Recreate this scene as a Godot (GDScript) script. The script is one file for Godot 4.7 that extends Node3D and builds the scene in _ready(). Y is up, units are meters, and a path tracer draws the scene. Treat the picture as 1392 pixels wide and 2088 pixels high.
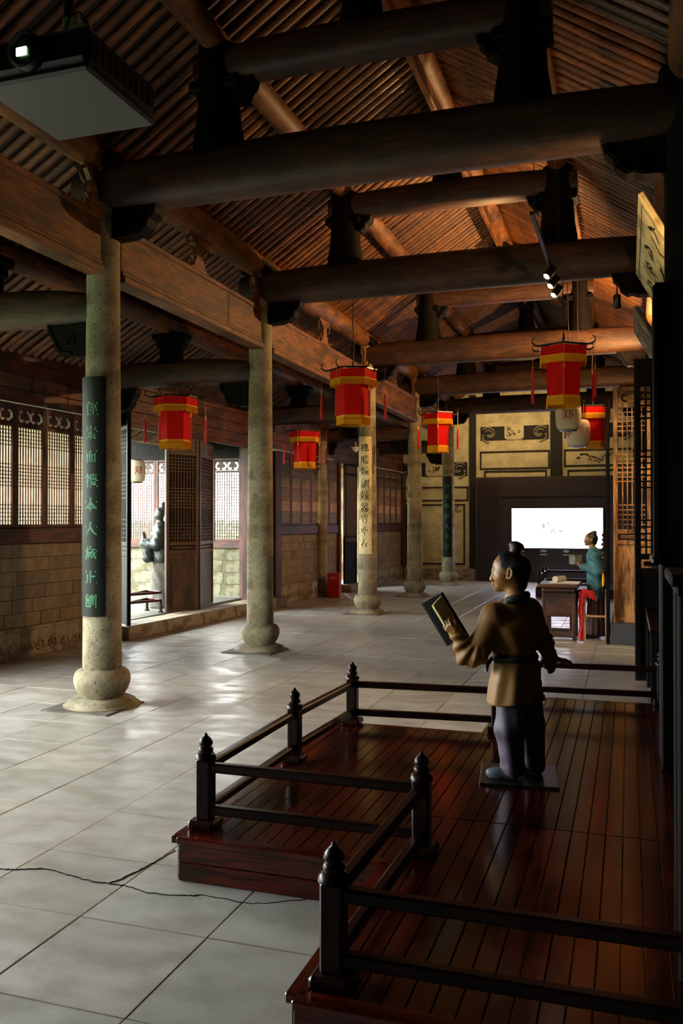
extends Node3D
# A timber ancestral hall: stone columns, moon beams, round rafters, lattice walls, red lanterns, a railed wooden platform with the statue of a reading boy.
# Hall axes: x to the right, y up, -z along the hall; the camera stands at x = 0, z = 0.

const COL_X := -4.6
const COL_Z := [-3.2, -6.86, -10.45, -15.27, -19.1, -22.8]
const RIDGE_X := -2.1
const BACK_Z := -24.9
const PLAT := 0.21

const CAM_YAW := 0.320905
const SKY_E := 35.0
const EXPOSURE := 1.0
const SCREEN_LIGHT := 4.5
const SPOT_E := 3.0
const WASH_E := [3.0, 42.0, 9.0, 7.0]
const WALL_WASH := 5.0
const DOOR_SPOT := 9.0
var M := {}
var tex := {}
var taken := {}
var rng := RandomNumberGenerator.new()



func _ready() -> void:
	# camera
	var cam := Camera3D.new()
	cam.name = "camera"
	cam.fov = rad_to_deg(2.0 * atan(1044.0 / 1760.0))
	cam.position = Vector3(0, 1.69, 0)
	cam.rotation = Vector3(atan(19.0 / 1760.0), CAM_YAW, 0)
	cam.current = true
	add_child(cam)
	# overcast sky, exposure
	var we := WorldEnvironment.new()
	we.name = "world"
	var e := Environment.new()
	var sm := ProceduralSkyMaterial.new()
	sm.sky_top_color = Color(0.92, 0.95, 0.95)
	sm.sky_horizon_color = Color(1.0, 1.0, 0.95)
	sm.ground_horizon_color = Color(0.55, 0.6, 0.45)
	sm.ground_bottom_color = Color(0.3, 0.34, 0.22)
	sm.sky_energy_multiplier = 1.0
	var sky := Sky.new()
	sky.sky_material = sm
	e.background_mode = Environment.BG_SKY
	e.sky = sky
	e.background_energy_multiplier = SKY_E
	e.tonemap_mode = Environment.TONE_MAPPER_LINEAR
	e.tonemap_exposure = EXPOSURE
	e.sdfgi_enabled = true
	e.ssao_enabled = true
	e.ssil_enabled = true
	we.environment = e
	add_child(we)
	rng.seed = 7
	make_materials()
	# the hall
	build_floor()
	build_ceiling()
	build_wall_left()
	build_wall_back()
	build_right_side()
	build_front()
	build_gallery()
	build_columns()
	build_trusses()
	build_tie_beams()
	build_aisle_beams()
	# what stands and hangs in it
	build_platform()
	build_boy()
	build_screen_wall()
	build_desk()
	build_woman()
	build_bronze()
	build_lanterns()
	build_projector()
	build_spots()
	build_washes()
	build_wall_wash()


func build_front() -> void:
	var wf := structure("wall_front", "dark timber wall at the near end of the hall, behind the camera", "wall")
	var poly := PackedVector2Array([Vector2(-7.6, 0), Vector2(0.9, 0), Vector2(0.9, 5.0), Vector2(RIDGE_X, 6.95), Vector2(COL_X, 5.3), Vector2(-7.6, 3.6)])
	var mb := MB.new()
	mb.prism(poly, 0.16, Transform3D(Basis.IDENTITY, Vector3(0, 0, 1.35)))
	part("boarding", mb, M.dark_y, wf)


# ---------------------------------------------------------------- mesh builder
class MB:
	var v := PackedVector3Array()
	var n := PackedVector3Array()

	func tri(a: Vector3, b: Vector3, c: Vector3, na: Vector3, nb: Vector3, nc: Vector3) -> void:
		if (c - a).cross(b - a).dot(na + nb + nc) < 0.0:
			v.append(a); v.append(c); v.append(b); n.append(na); n.append(nc); n.append(nb)
		else:
			v.append(a); v.append(b); v.append(c); n.append(na); n.append(nb); n.append(nc)

	func quad(a: Vector3, b: Vector3, c: Vector3, d: Vector3, nn: Vector3) -> void:
		tri(a, b, c, nn, nn, nn)
		tri(a, c, d, nn, nn, nn)

	func box(c: Vector3, s: Vector3, b := 0.0, R := Basis.IDENTITY) -> void:
		var h := s * 0.5
		b = minf(b, minf(h.x, minf(h.y, h.z)) * 0.9)
		for ax in 3:
			var u := (ax + 1) % 3
			var w := (ax + 2) % 3
			for sg in [-1.0, 1.0]:
				var q := []
				for k in [[-1, -1], [1, -1], [1, 1], [-1, 1]]:
					var p := Vector3.ZERO
					p[ax] = sg * h[ax]; p[u] = k[0] * (h[u] - b); p[w] = k[1] * (h[w] - b)
					q.append(c + R * p)
				var nn := Vector3.ZERO
				nn[ax] = sg
				quad(q[0], q[1], q[2], q[3], R * nn)
			if b > 0.0:
				for su in [-1.0, 1.0]:
					for sw in [-1.0, 1.0]:
						var q := []
						for k in [[-1, 0], [1, 0], [1, 1], [-1, 1]]:
							var p := Vector3.ZERO
							p[ax] = k[0] * (h[ax] - b)
							p[u] = su * (h[u] - (b if k[1] == 1 else 0.0)); p[w] = sw * (h[w] - (b if k[1] == 0 else 0.0))
							q.append(c + R * p)
						var nn := Vector3.ZERO
						nn[u] = su; nn[w] = sw
						quad(q[0], q[1], q[2], q[3], R * nn.normalized())
		if b > 0.0:
			for x in [-1.0, 1.0]:
				for y in [-1.0, 1.0]:
					for z in [-1.0, 1.0]:
						var sg := Vector3(x, y, z)
						var nn := R * sg.normalized()
						tri(c + R * (sg * (h - Vector3(0, b, b))), c + R * (sg * (h - Vector3(b, 0, b))), c + R * (sg * (h - Vector3(b, b, 0))), nn, nn, nn)

	func bar(a: Vector3, b: Vector3, wide: float, high: float, bev := 0.0, up := Vector3.UP) -> void:
		var x := (b - a).normalized()
		if absf(x.dot(up)) > 0.99:
			up = Vector3.RIGHT
		var z := x.cross(up).normalized()
		box((a + b) * 0.5, Vector3(a.distance_to(b), high, wide), bev, Basis(x, z.cross(x), z))

	func lathe(prof: Array, seg := 24, T := Transform3D.IDENTITY) -> void:
		var m := prof.size()
		var nr := []
		for i in m - 1:
			var d: Vector2 = prof[i + 1] - prof[i]
			nr.append(Vector2(d.y, -d.x).normalized())
		for i in m - 1:
			var na: Vector2 = nr[i]
			var nb: Vector2 = nr[i]
			if i > 0 and nr[i - 1].dot(nr[i]) > 0.6: na = (nr[i - 1] + nr[i]).normalized()
			if i < m - 2 and nr[i + 1].dot(nr[i]) > 0.6: nb = (nr[i + 1] + nr[i]).normalized()
			for s in seg:
				var t0 := TAU * s / seg
				var t1 := TAU * (s + 1) / seg
				var d0 := Vector3(cos(t0), 0, sin(t0))
				var d1 := Vector3(cos(t1), 0, sin(t1))
				var B := T.basis
				var p00: Vector3 = T * (d0 * prof[i].x + Vector3.UP * prof[i].y)
				var p01: Vector3 = T * (d1 * prof[i].x + Vector3.UP * prof[i].y)
				var p10: Vector3 = T * (d0 * prof[i + 1].x + Vector3.UP * prof[i + 1].y)
				var p11: Vector3 = T * (d1 * prof[i + 1].x + Vector3.UP * prof[i + 1].y)
				var n00 := (B * (d0 * na.x + Vector3.UP * na.y)).normalized()
				var n01 := (B * (d1 * na.x + Vector3.UP * na.y)).normalized()
				var n10 := (B * (d0 * nb.x + Vector3.UP * nb.y)).normalized()
				var n11 := (B * (d1 * nb.x + Vector3.UP * nb.y)).normalized()
				if prof[i].x > 1e-5: tri(p00, p01, p11, n00, n01, n11)
				if prof[i + 1].x > 1e-5: tri(p00, p11, p10, n00, n11, n10)

	# rows of points; closed round each row; smooth
	func grid(rows: Array, closed := true, capped := true) -> void:
		var m := rows.size()
		var k: int = rows[0].size()
		var nn := []
		var mid := []
		for i in m:
			var c := Vector3.ZERO
			for p in rows[i]: c += p
			mid.append(c / k)
		for i in m:
			var line := []
			for j in k:
				var du: Vector3 = rows[i][(j + 1) % k if closed else mini(j + 1, k - 1)] - rows[i][(j - 1 + k) % k if closed else maxi(j - 1, 0)]
				var dv: Vector3 = rows[mini(i + 1, m - 1)][j] - rows[maxi(i - 1, 0)][j]
				var q := du.cross(dv).normalized()
				if closed and q.dot(rows[i][j] - mid[i]) < 0.0: q = -q
				line.append(q)
			nn.append(line)
		for i in m - 1:
			for j in (k if closed else k - 1):
				var j1 := (j + 1) % k
				tri(rows[i][j], rows[i][j1], rows[i + 1][j1], nn[i][j], nn[i][j1], nn[i + 1][j1])
				tri(rows[i][j], rows[i + 1][j1], rows[i + 1][j], nn[i][j], nn[i + 1][j1], nn[i + 1][j])
		if closed and capped:
			for e in [0, m - 1]:
				var out: Vector3 = (mid[0] - mid[1] if e == 0 else mid[m - 1] - mid[m - 2]).normalized()
				for j in k:
					tri(mid[e], rows[e][j], rows[e][(j + 1) % k], out, out, out)

	# a tube along points; radii may be one number or one per point; flat: height of the section over its width
	func tube(pts: Array, radii, sides := 8, flat := 1.0, up := Vector3.UP) -> void:
		var rows := []
		for i in pts.size():
			var d: Vector3 = (pts[mini(i + 1, pts.size() - 1)] - pts[maxi(i - 1, 0)]).normalized()
			var s := d.cross(up)
			s = d.cross(Vector3(1, 0.3, 0)).normalized() if s.length() < 0.05 else s.normalized()
			var t := s.cross(d)
			var r: float = radii[i] if radii is Array else radii
			var row := []
			for j in sides:
				var a := TAU * (j + 0.5) / sides
				row.append(pts[i] + (s * cos(a) + t * sin(a) * flat) * r)
			rows.append(row)
		grid(rows)

	# a beam of rounded section: half-widths and half-heights along x, centre heights
	func prism(poly: PackedVector2Array, deep: float, T := Transform3D.IDENTITY) -> void:
		var idx := Geometry2D.triangulate_polygon(poly)
		var nf := (T.basis * Vector3(0, 0, 1)).normalized()
		for i in range(0, idx.size(), 3):
			var q := []
			for j in 3: q.append(Vector3(poly[idx[i + j]].x, poly[idx[i + j]].y, 0))
			var f := Vector3(0, 0, deep * 0.5)
			tri(T * (q[0] + f), T * (q[1] + f), T * (q[2] + f), nf, nf, nf)
			tri(T * (q[0] - f), T * (q[1] - f), T * (q[2] - f), -nf, -nf, -nf)
		var sgn := 1.0 if Geometry2D.is_polygon_clockwise(poly) else -1.0
		for i in poly.size():
			var a := poly[i]
			var b := poly[(i + 1) % poly.size()]
			var e := (b - a).normalized()
			var nn := (T.basis * Vector3(-e.y * sgn, e.x * sgn, 0)).normalized()
			var f := Vector3(0, 0, deep * 0.5)
			quad(T * (Vector3(a.x, a.y, 0) + f), T * (Vector3(b.x, b.y, 0) + f), T * (Vector3(b.x, b.y, 0) - f), T * (Vector3(a.x, a.y, 0) - f), nn)

	func add(o: MB, T := Transform3D.IDENTITY) -> void:
		for i in o.v.size():
			v.append(T * o.v[i]); n.append((T.basis * o.n[i]).normalized())

	func mesh() -> ArrayMesh:
		var a := []
		a.resize(Mesh.ARRAY_MAX)
		a[Mesh.ARRAY_VERTEX] = v
		a[Mesh.ARRAY_NORMAL] = n
		var m := ArrayMesh.new()
		m.add_surface_from_arrays(Mesh.PRIMITIVE_TRIANGLES, a)
		return m


# ---------------------------------------------------------------- distance field meshed as surface nets (figures)
class Field:
	var lo: Vector3
	var c: float
	var nx: int
	var ny: int
	var nz: int
	var d := PackedFloat32Array()

	func _init(a: Vector3, b: Vector3, cell: float) -> void:
		lo = a; c = cell
		nx = int((b.x - a.x) / c) + 2; ny = int((b.y - a.y) / c) + 2; nz = int((b.z - a.z) / c) + 2
		d.resize(nx * ny * nz)
		d.fill(0.3)

	# tapered capsule from a to b, widened by f along the unit vector w, joined softly over k
	func blob(a: Vector3, b: Vector3, ra: float, rb: float, k := 0.02, w := Vector3.ZERO, f := 1.0) -> void:
		var ab := b - a
		var R := maxf(ra, rb)
		var ext := Vector3.ONE * (R + k + 3.0 * c) + w.abs() * R * maxf(0.0, f - 1.0)
		var p0 := (Vector3(minf(a.x, b.x), minf(a.y, b.y), minf(a.z, b.z)) - ext - lo) / c
		var p1 := (Vector3(maxf(a.x, b.x), maxf(a.y, b.y), maxf(a.z, b.z)) + ext - lo) / c
		var sq := 1.0 - 1.0 / f
		var abs_ := ab - w * (ab.dot(w) * sq)
		var l2 := maxf(abs_.length_squared(), 1e-9)
		for z in range(maxi(0, int(p0.z)), mini(nz, int(p1.z) + 1)):
			for y in range(maxi(0, int(p0.y)), mini(ny, int(p1.y) + 1)):
				var at := (z * ny + y) * nx
				for x in range(maxi(0, int(p0.x)), mini(nx, int(p1.x) + 1)):
					var q := lo + Vector3(x, y, z) * c - a
					q -= w * (q.dot(w) * sq)
					var t := clampf(q.dot(abs_) / l2, 0.0, 1.0)
					var e := (q - abs_ * t).length() - lerpf(ra, rb, t)
					var o := d[at + x]
					var h := maxf(k - absf(o - e), 0.0) / k
					d[at + x] = minf(o, e) - h * h * k * 0.25

	func carve(fn: Callable) -> void:   # fn(point, distance) gives the new distance, near the surface only
		for z in nz:
			for y in ny:
				var at := (z * ny + y) * nx
				for x in nx:
					var o := d[at + x]
					if o < 0.05 and o > -0.08:
						d[at + x] = fn.call(lo + Vector3(x, y, z) * c, o)

	func into(mb: MB, T := Transform3D.IDENTITY) -> void:
		var place := {}
		var norm := {}
		var sx := 1
		var sy := nx
		var sz := nx * ny
		var corners := [0, sx, sy, sx + sy, sz, sz + sx, sz + sy, sz + sx + sy]
		var offs := [Vector3(0, 0, 0), Vector3(1, 0, 0), Vector3(0, 1, 0), Vector3(1, 1, 0), Vector3(0, 0, 1), Vector3(1, 0, 1), Vector3(0, 1, 1), Vector3(1, 1, 1)]
		var edges := [[0, 1], [2, 3], [4, 5], [6, 7], [0, 2], [1, 3], [4, 6], [5, 7], [0, 4], [1, 5], [2, 6], [3, 7]]
		for z in nz - 1:
			for y in ny - 1:
				var at := (z * ny + y) * nx
				for x in nx - 1:
					var i := at + x
					var d0 := d[i]
					if absf(d0) > 2.5 * c: continue
					var s := 0
					for k in 8:
						if d[i + corners[k]] < 0.0: s += 1
					if s == 0 or s == 8: continue
					var sum := Vector3.ZERO
					var cnt := 0
					for e in edges:
						var a: float = d[i + corners[e[0]]]
						var b: float = d[i + corners[e[1]]]
						if (a < 0.0) != (b < 0.0):
							sum += offs[e[0]].lerp(offs[e[1]], a / (a - b))
							cnt += 1
					var f := sum / cnt
					place[i] = T * (lo + (Vector3(x, y, z) + f) * c)
					var g := Vector3.ZERO
					for k in 8:
						var o: Vector3 = offs[k]
						var wt := (f.x if o.x > 0 else 1.0 - f.x) * (f.y if o.y > 0 else 1.0 - f.y) * (f.z if o.z > 0 else 1.0 - f.z)
						var j: int = i + corners[k]
						if j - sz < 0 or j + sz >= d.size(): continue
						g += wt * Vector3(d[j + sx] - d[j - sx], d[j + sy] - d[j - sy], d[j + sz] - d[j - sz])
					norm[i] = (T.basis * g).normalized()
		for i in place:
			var d0 := d[i]
			for ax in 3:
				var st: int = [sx, sy, sz][ax]
				if (d0 < 0.0) == (d[i + st] < 0.0): continue
				var u: int = [sy, sz, sx][ax]
				var w: int = [sz, sx, sy][ax]
				var q := [i, i - u, i - u - w, i - w]
				if not (place.has(q[1]) and place.has(q[2]) and place.has(q[3])): continue
				mb.tri(place[q[0]], place[q[1]], place[q[2]], norm[q[0]], norm[q[1]], norm[q[2]])
				mb.tri(place[q[0]], place[q[2]], place[q[3]], norm[q[0]], norm[q[2]], norm[q[3]])


# ---------------------------------------------------------------- node helpers
func numbered(called: String) -> String:
	taken[called] = taken.get(called, -1) + 1
	return called if taken[called] == 0 else "%s_%03d" % [called, taken[called]]


func part(called: String, mb, mat: Material, parent: Node) -> MeshInstance3D:
	var o := MeshInstance3D.new()
	o.mesh = mb.mesh() if mb is MB else mb
	o.material_override = mat
	if parent == self:
		o.name = numbered(called)
		add_child(o)
	else:
		var key := "%d/%s" % [parent.get_instance_id(), called]
		taken[key] = taken.get(key, -1) + 1
		o.name = called if taken[key] == 0 else "%s_%03d" % [called, taken[key]]
		parent.add_child(o, true)
	return o


func thing(called: String, label: String, category: String, at := Vector3.ZERO, turn := 0.0, group := "") -> Node3D:
	var o := Node3D.new()
	o.name = numbered(called)
	o.position = at
	o.rotation.y = turn
	add_child(o)
	return tag(o, label, category, group)


func tag(o: Node3D, label: String, category: String, group := "", kind := "") -> Node3D:
	o.set_meta("label", label)
	if category: o.set_meta("category", category)
	if group: o.set_meta("group", group)
	if kind: o.set_meta("kind", kind)
	return o


func structure(called: String, label: String, category: String, T := Transform3D.IDENTITY) -> Node3D:
	var o := Node3D.new()
	o.name = numbered(called)
	o.transform = T
	add_child(o)
	return tag(o, label, category, "", "structure")


func copy_of(o: Node3D, at: Vector3, turn: float, label: String) -> Node3D:
	var c: Node3D = o.duplicate()
	c.name = numbered(String(o.name).rstrip("0123456789").trim_suffix("_"))
	add_child(c)
	c.position = at
	c.rotation.y = turn
	c.set_meta("label", label)
	return c


# ---------------------------------------------------------------- materials
func noise_tex(key: String, freq: float, octaves: int, cols: Array, at: Array, kind := FastNoiseLite.TYPE_SIMPLEX_SMOOTH, size := 512, fractal := FastNoiseLite.FRACTAL_FBM) -> Texture2D:
	if tex.has(key): return tex[key]
	var f := FastNoiseLite.new()
	f.noise_type = kind
	f.seed = key.hash() % 1000
	f.frequency = freq
	f.fractal_type = fractal
	f.fractal_octaves = octaves
	f.fractal_gain = 0.55
	var t := NoiseTexture2D.new()
	t.width = size; t.height = size
	t.seamless = true
	t.noise = f
	var g := Gradient.new()
	g.colors = PackedColorArray(cols)
	g.offsets = PackedFloat32Array(at)
	t.color_ramp = g
	tex[key] = t
	return t


func plain(col: Color, rough := 0.7, spec := 0.5, metal := 0.0) -> StandardMaterial3D:
	var m := StandardMaterial3D.new()
	m.albedo_color = col
	m.roughness = rough
	m.metallic_specular = spec
	m.metallic = metal
	return m


# pattern: albedo texture; scale in repeats per metre along x, y, z; over: a second, coarser pattern that multiplies
func patterned(col: Color, rough: float, pattern: Texture2D, scale: Vector3, over: Texture2D = null, scale2 := Vector3.ONE * 0.5, world := false, spec := 0.5) -> StandardMaterial3D:
	var m := plain(col, rough, spec)
	m.albedo_texture = pattern
	m.uv1_triplanar = true
	m.uv1_world_triplanar = world
	m.uv1_scale = scale
	m.uv1_triplanar_sharpness = 4.0
	if over:
		m.detail_enabled = true
		m.detail_albedo = over
		m.detail_blend_mode = BaseMaterial3D.BLEND_MODE_MUL
		m.detail_uv_layer = BaseMaterial3D.DETAIL_UV_2
		m.uv2_triplanar = true
		m.uv2_world_triplanar = world
		m.uv2_scale = scale2
	return m


func relief(m: StandardMaterial3D, t: Texture2D, cm: float) -> StandardMaterial3D:
	m.heightmap_enabled = true
	m.heightmap_texture = t
	m.heightmap_scale = cm
	return m


func wood(key: String, col: Color, rough: float, axis: int, world := false, spec := 0.5) -> void:
	var s := Vector3.ONE * 3.2
	s[axis] = 0.35
	var s2 := Vector3.ONE * 0.8
	s2[axis] = 0.3
	var m := patterned(col, rough, tex.grain, s, tex.blotch, s2, world, spec)
	M[key] = m


func make_materials() -> void:
	var W := Color.WHITE
	tex.grain = noise_tex("grain", 0.012, 5, [Color(0.52, 0.5, 0.47), Color(0.82, 0.81, 0.8), W, Color(0.7, 0.68, 0.66)], [0.15, 0.42, 0.6, 0.85])
	tex.blotch = noise_tex("blotch", 0.008, 4, [Color(0.6, 0.58, 0.56), Color(0.9, 0.9, 0.9), W], [0.25, 0.5, 0.75])
	tex.fine = noise_tex("fine", 0.06, 4, [Color(0.72, 0.72, 0.7), W, Color(0.86, 0.85, 0.84)], [0.25, 0.5, 0.8])
	tex.pits = noise_tex("pits", 0.035, 3, [Color(0.4, 0.39, 0.36), Color(0.84, 0.83, 0.8), W, Color(0.9, 0.9, 0.88)], [0.1, 0.24, 0.5, 0.85])
	tex.worn = noise_tex("worn", 0.008, 3, [Color(0.30, 0.30, 0.30), Color(0.52, 0.52, 0.52)], [0.25, 0.8])
	tex.stain = noise_tex("stain", 0.006, 5, [Color(0.72, 0.69, 0.64), Color(0.93, 0.92, 0.9), W, Color(0.84, 0.82, 0.78)], [0.25, 0.45, 0.6, 0.85])
	tex.trowel = noise_tex("trowel", 0.011, 5, [Color(0.87, 0.86, 0.84), Color(0.95, 0.945, 0.935), W], [0.2, 0.5, 0.8])
	tex.weave = noise_tex("weave", 0.2, 2, [Color(0.8, 0.8, 0.8), W], [0.3, 0.7])
	# timber, one material for each run of the grain
	for ax in 3:
		var s: String = ["x", "y", "z"][ax]
		wood("old_" + s, Color(0.30, 0.17, 0.075), 0.62, ax)
		wood("warm_" + s, Color(0.50, 0.30, 0.12), 0.6, ax)
		wood("red_" + s, Color(0.37, 0.17, 0.09), 0.6, ax)
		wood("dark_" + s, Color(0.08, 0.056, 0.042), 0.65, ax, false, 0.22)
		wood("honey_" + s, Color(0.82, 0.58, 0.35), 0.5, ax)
		wood("lacquer_" + s, Color(0.33, 0.09, 0.045), 0.2, ax)
		wood("post_" + s, Color(0.13, 0.05, 0.033), 0.3, ax, false, 0.3)
		wood("desk_" + s, Color(0.36, 0.21, 0.14), 0.45, ax)
	wood("rafter_a", Color(0.50, 0.305, 0.135), 0.5, 0, true)
	wood("rafter_b", Color(0.43, 0.26, 0.115), 0.5, 0, true)
	wood("rafter_c", Color(0.56, 0.355, 0.165), 0.5, 0, true)
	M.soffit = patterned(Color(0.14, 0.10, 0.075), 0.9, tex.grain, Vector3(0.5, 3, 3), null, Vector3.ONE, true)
	for k in 3:
		var c: Color = [Color(0.29, 0.09, 0.05), Color(0.24, 0.072, 0.042), Color(0.20, 0.06, 0.036)][k]
		wood("deck_%d" % k, c, 0.16, 2, true, 0.5)
	# stone
	M.stone = relief(patterned(Color(0.60, 0.57, 0.47), 0.82, tex.pits, Vector3.ONE * 1.6, tex.stain, Vector3.ONE * 0.7), tex.pits, 0.5)
	M.stone_pale = patterned(Color(0.64, 0.60, 0.52), 0.75, tex.pits, Vector3.ONE * 1.2, tex.stain, Vector3.ONE * 0.9)
	M.slab = patterned(Color(0.40, 0.38, 0.34), 0.7, tex.pits, Vector3.ONE * 1.2, tex.stain, Vector3.ONE * 0.9)
	var tile_cols := [Color(0.635, 0.625, 0.60), Color(0.615, 0.605, 0.58), Color(0.65, 0.635, 0.61)]
	for k in 3:
		var m := patterned(tile_cols[k], 1.0, tex.trowel, Vector3(0.5, 0.5, 0.8), null, Vector3.ONE, true)
		m.roughness_texture = tex.worn
		m.roughness = 0.95
		M["tile_%d" % k] = m
	M.joint = plain(Color(0.10, 0.09, 0.08), 0.95)
	M.crack = plain(Color(0.07, 0.06, 0.05), 0.95)
	var bricks := [Color(0.60, 0.54, 0.44), Color(0.57, 0.515, 0.43), Color(0.62, 0.555, 0.45), Color(0.53, 0.48, 0.41)]
	for k in 4:
		M["brick_%d" % k] = patterned(bricks[k], 0.9, tex.fine, Vector3.ONE * 1.5, tex.trowel, Vector3.ONE * 0.8)
	M.mortar = plain(Color(0.42, 0.37, 0.31), 0.95)
	M.grey_step = patterned(Color(0.27, 0.28, 0.31), 0.85, tex.fine, Vector3.ONE * 2.0)
	M.lime = patterned(Color(0.86, 0.82, 0.68), 0.9, tex.trowel, Vector3.ONE * 0.4, tex.fine, Vector3.ONE * 0.9)
	M.ink = patterned(Color(0.085, 0.085, 0.08), 0.8, tex.stain, Vector3.ONE * 0.5)
	M.ink_line = plain(Color(0.13, 0.12, 0.10), 0.85)
	M.grey_curl = plain(Color(0.50, 0.48, 0.40), 0.9)
	# boards, paper, cloth
	M.green_board = patterned(Color(0.06, 0.105, 0.078), 0.55, tex.grain, Vector3(3, 0.4, 3), null, Vector3.ONE, false, 0.3)
	M.green_ink = plain(Color(0.06, 0.36, 0.2), 0.6)
	M.scroll = patterned(Color(0.88, 0.82, 0.62), 0.8, tex.stain, Vector3.ONE * 0.6)
	M.black_ink = plain(Color(0.05, 0.045, 0.04), 0.7)
	M.grey_board = patterned(Color(0.42, 0.42, 0.40), 0.6, tex.stain, Vector3.ONE)
	M.paper = patterned(Color(0.98, 0.94, 0.84), 0.9, tex.trowel, Vector3.ONE * 0.8)
	M.paper.backlight_enabled = true
	M.paper.backlight = Color(1.3, 1.3, 1.3)
	M.backing = patterned(Color(0.34, 0.26, 0.19), 0.9, tex.fine, Vector3.ONE)
	M.red_cloth = patterned(Color(1.0, 0.06, 0.02), 0.9, tex.weave, Vector3.ONE * 2.0)
	M.red_cloth.backlight_enabled = true
	M.red_cloth.backlight = Color(1.0, 1.0, 1.0)
	M.gold_fringe = patterned(Color(1.0, 0.72, 0.05), 0.8, tex.weave, Vector3(6, 0.5, 6))
	M.gold_fringe.backlight_enabled = true
	M.gold_fringe.backlight = Color(0.6, 0.6, 0.6)
	M.red_tassel = plain(Color(0.72, 0.03, 0.035), 0.7)
	M.gold_bead = plain(Color(0.85, 0.62, 0.25), 0.3, 0.5, 0.6)
	M.white_silk = patterned(Color(0.90, 0.85, 0.76), 0.7, tex.weave, Vector3.ONE)
	M.white_silk.backlight_enabled = true
	M.white_silk.backlight = Color(0.7, 0.7, 0.7)
	M.red_ink = plain(Color(0.62, 0.06, 0.04), 0.7)
	M.black_metal = plain(Color(0.03, 0.03, 0.032), 0.4)
	M.cord = plain(Color(0.02, 0.02, 0.02), 0.6)
	M.projector = plain(Color(0.20, 0.20, 0.195), 0.45)
	M.projector_dark = plain(Color(0.05, 0.05, 0.05), 0.4)
	M.white_plastic = plain(Color(0.75, 0.74, 0.68), 0.4)
	M.red_box = plain(Color(0.62, 0.03, 0.05), 0.35)
	M.white_paint = plain(Color(0.85, 0.83, 0.8), 0.6)
	M.purple_panel = patterned(Color(0.20, 0.15, 0.17), 0.7, tex.weave, Vector3.ONE)
	M.brass = plain(Color(0.6, 0.45, 0.22), 0.35, 0.5, 0.8)
	# statue paints
	M.robe = patterned(Color(0.52, 0.35, 0.125), 0.6, tex.trowel, Vector3.ONE * 3.0)
	M.trim = patterned(Color(0.13, 0.15, 0.11), 0.6, tex.fine, Vector3.ONE * 3.0)
	M.trousers = patterned(Color(0.37, 0.33, 0.42), 0.6, tex.fine, Vector3.ONE * 3.0, tex.blotch, Vector3.ONE * 2.0)
	M.skin = patterned(Color(0.56, 0.38, 0.19), 0.45, tex.trowel, Vector3.ONE * 4.0)
	M.hair = patterned(Color(0.06, 0.05, 0.045), 0.5, tex.fine, Vector3.ONE * 4.0)
	M.bun = patterned(Color(0.22, 0.08, 0.06), 0.55, tex.fine, Vector3.ONE * 4.0)
	M.shoe = plain(Color(0.33, 0.39, 0.42), 0.5)
	M.book_cover = plain(Color(0.03, 0.055, 0.065), 0.6, 0.25)
	M.page = patterned(Color(0.80, 0.74, 0.50), 0.8, tex.fine, Vector3.ONE * 4.0)
	M.teal = patterned(Color(0.20, 0.42, 0.46), 0.6, tex.fine, Vector3.ONE * 3.0)
	M.teal_dark = patterned(Color(0.07, 0.16, 0.19), 0.6, tex.fine, Vector3.ONE * 3.0)
	M.maroon = patterned(Color(0.20, 0.035, 0.035), 0.7, tex.fine, Vector3.ONE * 3.0)
	M.bronze = patterned(Color(0.16, 0.19, 0.17), 0.45, tex.fine, Vector3.ONE * 3.0, tex.blotch, Vector3.ONE)
	M.rock = relief(patterned(Color(0.30, 0.29, 0.26), 0.9, tex.pits, Vector3.ONE * 1.5), tex.pits, 0.6)
	# outdoors
	M.grass = patterned(Color(0.25, 0.34, 0.12), 0.95, tex.fine, Vector3.ONE * 0.4, tex.blotch, Vector3.ONE * 0.1)
	M.block = patterned(Color(0.50, 0.49, 0.40), 0.9, tex.fine, Vector3.ONE, tex.stain, Vector3.ONE * 0.6)
	M.paving = patterned(Color(0.36, 0.35, 0.31), 0.9, tex.fine, Vector3.ONE * 0.5)
	M.leaf = plain(Color(0.30, 0.46, 0.10), 0.7)
	M.leaf.backlight_enabled = true
	M.leaf.backlight = Color(0.5, 0.5, 0.5)
	# things that give off light
	M.screen = glow(Color(0.95, 0.94, 1.0), 4.0)
	M.lamp_face = glow(Color(1.0, 0.86, 0.66), 6.0)
	M.lens_glow = glow(Color(0.85, 1.0, 0.8), 4.0)
	M.green_led = glow(Color(0.1, 1.0, 0.3), 2.0)
	M.wash_face = glow(Color(1.0, 0.74, 0.45), 4.0)
	M.lens = plain(Color(0.10, 0.16, 0.08), 0.08)


func glow(c: Color, e: float) -> StandardMaterial3D:
	var m := plain(Color(0.02, 0.02, 0.02), 0.5)
	m.emission_enabled = true
	m.emission = c
	m.emission_energy_multiplier = e
	return m


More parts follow.
